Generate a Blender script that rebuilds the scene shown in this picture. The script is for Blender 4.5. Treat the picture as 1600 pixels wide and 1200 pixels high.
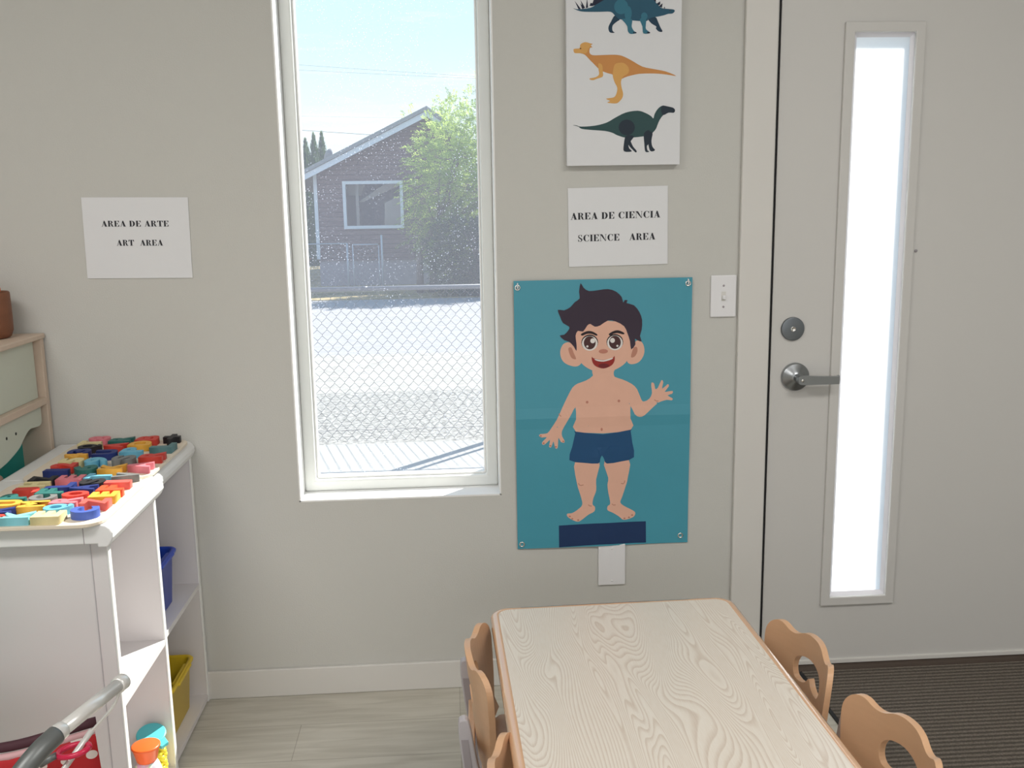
import bpy, bmesh, math, random
from mathutils import Vector, Matrix
from mathutils.noise import noise as pnoise
random.seed(7)
for o in list(bpy.data.objects): bpy.data.objects.remove(o, do_unlink=True)
C = bpy.context.scene.collection
R = math.radians
scene = bpy.context.scene

# ---------------------------------------------------------------- camera
cam_d = bpy.data.cameras.new('camera'); cam = bpy.data.objects.new('camera', cam_d); C.objects.link(cam)
scene.camera = cam
cam_d.sensor_fit = 'HORIZONTAL'; cam_d.sensor_width = 36.0; cam_d.lens = 1500.0 / 1600.0 * 36.0
cam_d.clip_start = 0.05; cam_d.clip_end = 400
yaw, pitch, roll = R(3.69692), R(10.32797), R(-0.95259)
fwd = Vector((math.sin(yaw)*math.cos(pitch), math.cos(yaw)*math.cos(pitch), -math.sin(pitch)))
rgt = Vector((math.cos(yaw), -math.sin(yaw), 0)); up = rgt.cross(fwd)
r2 = rgt*math.cos(roll) + up*math.sin(roll); u2 = up*math.cos(roll) - rgt*math.sin(roll)
M = Matrix((r2, u2, -fwd)).transposed().to_4x4(); M.translation = Vector((0, -2.6864, 1.4094))
cam.matrix_world = M
scene.view_settings.view_transform = 'Standard'; scene.view_settings.look = 'None'
scene.view_settings.gamma = 1.0; scene.view_settings.exposure = 0.0
scene.view_settings.use_curve_mapping = False

# ---------------------------------------------------------------- sky
w = bpy.data.worlds.new('sky'); scene.world = w; w.use_nodes = True
nt = w.node_tree; nt.nodes.clear()
tc = nt.nodes.new('ShaderNodeTexCoord'); sp = nt.nodes.new('ShaderNodeSeparateXYZ')
rp = nt.nodes.new('ShaderNodeValToRGB'); bg = nt.nodes.new('ShaderNodeBackground'); ow = nt.nodes.new('ShaderNodeOutputWorld')
nt.links.new(tc.outputs['Generated'], sp.inputs[0])
nt.links.new(sp.outputs['Z'], rp.inputs[0])
rp.color_ramp.elements[0].position = 0.0; rp.color_ramp.elements[0].color = (0.86, 0.96, 1.0, 1)
rp.color_ramp.elements[1].position = 0.7; rp.color_ramp.elements[1].color = (0.25, 0.47, 0.78, 1)
for p, c in ((0.09, (0.80, 0.955, 1.0, 1)), (0.17, (0.62, 0.88, 0.96, 1)), (0.24, (0.56, 0.83, 0.94, 1))):
    e = rp.color_ramp.elements.new(p); e.color = c
mpn = nt.nodes.new('ShaderNodeMapping'); mpn.inputs['Scale'].default_value = (3, 3, 26)
cn = nt.nodes.new('ShaderNodeTexNoise'); cn.inputs['Scale'].default_value = 2.2; cn.inputs['Detail'].default_value = 4
cr = nt.nodes.new('ShaderNodeValToRGB'); cr.color_ramp.elements[0].position = 0.56; cr.color_ramp.elements[1].position = 0.78
mx = nt.nodes.new('ShaderNodeMixRGB'); mx.inputs[2].default_value = (0.95, 1.0, 1.0, 1)
nt.links.new(tc.outputs['Generated'], mpn.inputs[0]); nt.links.new(mpn.outputs[0], cn.inputs[0])
nt.links.new(cn.outputs['Fac'], cr.inputs[0]); nt.links.new(cr.outputs[0], mx.inputs[0]); nt.links.new(rp.outputs[0], mx.inputs[1])
nt.links.new(mx.outputs[0], bg.inputs[0]); bg.inputs[1].default_value = 1.1
nt.links.new(bg.outputs[0], ow.inputs[0])

# ---------------------------------------------------------------- sun
SUN_EL, SUN_AZ = R(46.3), R(41.9)
sd = bpy.data.lights.new('sun', 'SUN'); so = bpy.data.objects.new('sun', sd); C.objects.link(so)
sd.energy = 10.5; sd.angle = R(0.53); sd.color = (1.0, 0.96, 0.88)
sdir = Vector((-math.sin(SUN_AZ)*math.cos(SUN_EL), -math.cos(SUN_AZ)*math.cos(SUN_EL), -math.sin(SUN_EL)))
so.rotation_euler = sdir.to_track_quat('-Z', 'Y').to_euler()
# ---------------------------------------------------------------- unseen ceiling area lights, added to fill the room
for x, y in ((-1.3, -2.3), (1.3, -2.3)):
    ld = bpy.data.lights.new('ceiling_fill_light', 'AREA'); lo = bpy.data.objects.new('ceiling_fill_light', ld); C.objects.link(lo)
    ld.shape = 'RECTANGLE'; ld.size = 1.15; ld.size_y = 0.55; ld.energy = 31; ld.color = (1.0, 0.97, 0.93)
    lo.location = (x, y, 2.655)
# soft fill light added behind the camera; the wall there has no window
ld = bpy.data.lights.new('rear_fill_light', 'AREA'); lo = bpy.data.objects.new('rear_fill_light', ld); C.objects.link(lo)
ld.shape = 'RECTANGLE'; ld.size = 3.4; ld.size_y = 1.5; ld.energy = 30; ld.color = (0.97, 0.98, 1.0)
lo.location = (0.3, -5.1, 1.5); lo.rotation_euler = (R(90), 0, 0)

# ---------------------------------------------------------------- helpers
def tag(o, label=None, cat=None, group=None, kind=None):
    if label: o['label'] = label
    if cat: o['category'] = cat
    if group: o['group'] = group
    if kind: o['kind'] = kind
    return o
def empty(name, loc=(0, 0, 0), rz=0.0, **k):
    o = bpy.data.objects.new(name, None); C.objects.link(o); o.empty_display_size = 0.05
    o.location = loc; o.rotation_euler = (0, 0, rz); return tag(o, **k)
def link(name, me, mats, parent=None, loc=None, rot=None, smooth=False):
    o = bpy.data.objects.new(name, me); C.objects.link(o)
    for m in (mats if isinstance(mats, (list, tuple)) else [mats]): me.materials.append(m)
    if parent: o.parent = parent
    if loc: o.location = loc
    if rot: o.rotation_euler = rot
    if smooth:
        for p in me.polygons: p.use_smooth = True
    return o
class MB:
    def __init__(s): s.b = bmesh.new()
    def box(s, x0, x1, y0, y1, z0, z1, mi=0):
        v = [s.b.verts.new(p) for p in ((x0,y0,z0),(x1,y0,z0),(x1,y1,z0),(x0,y1,z0),(x0,y0,z1),(x1,y0,z1),(x1,y1,z1),(x0,y1,z1))]
        for f in ((0,3,2,1),(4,5,6,7),(0,1,5,4),(1,2,6,5),(2,3,7,6),(3,0,4,7)):
            s.b.faces.new([v[i] for i in f]).material_index = mi
        return v
    def quad(s, pts, mi=0):
        f = s.b.faces.new([s.b.verts.new(p) for p in pts]); f.material_index = mi; return f
    def tube(s, pts, r, n=10, mi=0, cap=True):
        pts = [Vector(p) for p in pts]; rs = r if isinstance(r, (list, tuple)) else [r]*len(pts)
        rings = []; ref = None
        for i, p in enumerate(pts):
            d = (pts[min(i+1, len(pts)-1)] - pts[max(i-1, 0)]).normalized()
            if ref is None: ref = Vector((0,0,1)) if abs(d.z) < .9 else Vector((1,0,0))
            a = d.cross(ref).normalized(); b = a.cross(d).normalized(); ref = b
            rings.append([s.b.verts.new(p + (a*math.cos(t)+b*math.sin(t))*rs[i]) for t in [2*math.pi*k/n for k in range(n)]])
        for i in range(len(rings)-1):
            for k in range(n):
                f = s.b.faces.new((rings[i][k], rings[i][(k+1)%n], rings[i+1][(k+1)%n], rings[i+1][k])); f.material_index = mi; f.smooth = True
        if cap:
            for rg in (rings[0][::-1], rings[-1]):
                try: s.b.faces.new(rg).material_index = mi
                except ValueError: pass
    def lathe(s, prof, n=24, o=(0,0,0), axis='z', mi=0, cap=True):
        rings = []
        for r_, h in prof:
            rg = []
            for k in range(n):
                t = 2*math.pi*k/n; x, y = r_*math.cos(t), r_*math.sin(t)
                p = {'z': (x, y, h), 'y': (x, h, y), 'x': (h, x, y)}[axis]
                rg.append(s.b.verts.new(Vector(p)+Vector(o)))
            rings.append(rg)
        for i in range(len(rings)-1):
            for k in range(n):
                f = s.b.faces.new((rings[i][k], rings[i][(k+1)%n], rings[i+1][(k+1)%n], rings[i+1][k])); f.material_index = mi; f.smooth = True
        if cap:
            s.b.faces.new(rings[0][::-1]).material_index = mi; s.b.faces.new(rings[-1]).material_index = mi
    def prism(s, poly, a0, a1, axis='z', mi=0):
        def P(u, v, h): return {'z': (u, v, h), 'y': (u, h, v), 'x': (h, u, v)}[axis]
        lo_ = [s.b.verts.new(P(u, v, a0)) for u, v in poly]; hi = [s.b.verts.new(P(u, v, a1)) for u, v in poly]
        n = len(poly)
        fs = [s.b.faces.new(lo_[::-1]), s.b.faces.new(hi)]
        for k in range(n): fs.append(s.b.faces.new((lo_[k], lo_[(k+1)%n], hi[(k+1)%n], hi[k])))
        for f in fs: f.material_index = mi
    def build(s, name, mats, parent=None, loc=None, rot=None, smooth=False, bevel=0, seg=2, norm=True):
        if norm: bmesh.ops.recalc_face_normals(s.b, faces=s.b.faces)
        me = bpy.data.meshes.new(name); s.b.to_mesh(me); s.b.free()
        o = link(name, me, mats, parent, loc, rot, smooth)
        if bevel:
            m = o.modifiers.new('bevel', 'BEVEL'); m.width = bevel; m.segments = seg; m.limit_method = 'ANGLE'; m.angle_limit = R(40)
            m.harden_normals = False
        return o
def box(name, x0, x1, y0, y1, z0, z1, m, parent=None, bevel=0, **k):
    b = MB(); b.box(x0, x1, y0, y1, z0, z1); o = b.build(name, m, parent, bevel=bevel)
    return tag(o, **k)
def smooth_loop(pts, n=4, closed=True):
    out = []; N = len(pts)
    for i in range(N if closed else N-1):
        p = [Vector(pts[(i+k-1) % N]) if closed else Vector(pts[min(max(i+k-1, 0), N-1)]) for k in range(4)]
        for q in range(n):
            t = q/n; out.append(tuple(.5*((2*p[1])+(p[2]-p[0])*t+(2*p[0]-5*p[1]+4*p[2]-p[3])*t*t+(3*p[1]-p[0]-3*p[2]+p[3])*t**3)))
    if not closed: out.append(tuple(pts[-1]))
    return out

# ---------------------------------------------------------------- materials
def lin(c):
    return tuple(((v/255)/12.92 if v/255 <= .04045 else ((v/255+.055)/1.055)**2.4) for v in c) + (1,)
def mat(name, col, rough=.5, metal=0, spec=.5, bump=0, bscale=200, var=0, vscale=8, coat=0, trans=0, subs=0, vmap=None):
    m = bpy.data.materials.new(name); m.use_nodes = True; n = m.node_tree; p = n.nodes['Principled BSDF']
    col = lin(col) if max(col) > 1 else tuple(col)+(1,)
    p.inputs['Base Color'].default_value = col; p.inputs['Roughness'].default_value = rough
    p.inputs['Metallic'].default_value = metal; p.inputs['Specular IOR Level'].default_value = spec
    p.inputs['Coat Weight'].default_value = coat; p.inputs['Transmission Weight'].default_value = trans
    t = n.nodes.new('ShaderNodeTexCoord')
    if bump:
        z = n.nodes.new('ShaderNodeTexNoise'); z.inputs['Scale'].default_value = bscale; z.inputs['Detail'].default_value = 3
        b = n.nodes.new('ShaderNodeBump'); b.inputs['Strength'].default_value = bump; b.inputs['Distance'].default_value = .002
        n.links.new(t.outputs['Object'], z.inputs['Vector']); n.links.new(z.outputs['Fac'], b.inputs['Height']); n.links.new(b.outputs[0], p.inputs['Normal'])
    if var:
        z = n.nodes.new('ShaderNodeTexNoise'); z.inputs['Scale'].default_value = vscale; z.inputs['Detail'].default_value = 4
        mp = n.nodes.new('ShaderNodeMapping'); mp.inputs['Scale'].default_value = vmap or (1,1,1)
        x = n.nodes.new('ShaderNodeMixRGB'); x.blend_type = 'MIX'
        x.inputs[1].default_value = tuple(min(1, v*(1-var)) for v in col[:3])+(1,); x.inputs[2].default_value = tuple(min(1, v*(1+var)) for v in col[:3])+(1,)
        n.links.new(t.outputs['Object'], mp.inputs[0]); n.links.new(mp.outputs[0], z.inputs['Vector'])
        n.links.new(z.outputs['Fac'], x.inputs[0]); n.links.new(x.outputs[0], p.inputs['Base Color'])
    return m
WALL = mat('wall_paint', (.575,.572,.54), .75, bump=.25, bscale=260, var=.02, vscale=1.5)
TRIM = mat('trim_paint', (.68,.665,.635), .45)
DOORP = mat('door_paint', (.62,.61,.59), .45, bump=.05, bscale=60, var=.015, vscale=2)
VINYL = mat('window_vinyl', (.80,.82,.80), .4, var=.03, vscale=6)
WHITE = mat('white_paint', (.86,.86,.85), .5)
LAM = mat('white_laminate', (.76,.73,.735), .38)
LIP = mat('white_moulded_edge', (.80,.80,.80), .4)
PLATE = mat('switch_plastic', (.80,.80,.82), .35)
PAPER = mat('sign_paper', (.76,.77,.79), .75)
INK = mat('black_ink', (.012,.012,.02), .6)
CANVAS = mat('canvas_white', (.74,.75,.77), .8, bump=.15, bscale=900)
DARK = mat('dark_gap', (.01,.01,.012), .9)
BLACK = mat('black_rubber', (.012,.012,.015), .7)
CHROME = mat('chrome', (.75,.74,.72), .16, 1)
SATIN = mat('satin_nickel', (.38,.40,.42), .32, 1)
SATIND = mat('satin_nickel_dark', (.20,.22,.24), .38, .9)
BRONZE = mat('threshold_bronze', (.10,.075,.06), .5, .4)
PLY = mat('maple_plywood', (.66,.40,.235), .38, var=.06, vscale=6, vmap=(2,2,14))
PLYE = mat('plywood_edge', (.70,.45,.28), .32)
PLYW = mat('pale_plywood', (.62,.50,.40), .55, var=.05, vscale=5, vmap=(1,8,8))
GREYP = mat('grey_plastic', (.50,.475,.50), .5)
GREYD = mat('grey_plastic_dark', (.36,.33,.35), .55)  # darker grey: recess shade on chair legs, plain colour of small fittings
TRAYW = mat('tray_wood', (.76,.67,.55), .55, var=.07, vscale=6, vmap=(2,22,2))
CONC = mat('concrete', (.34,.33,.315), .85, bump=.4, bscale=90, var=.05, vscale=9)
GALV = mat('galvanised_steel', (.10,.10,.11), .5, .3)
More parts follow.
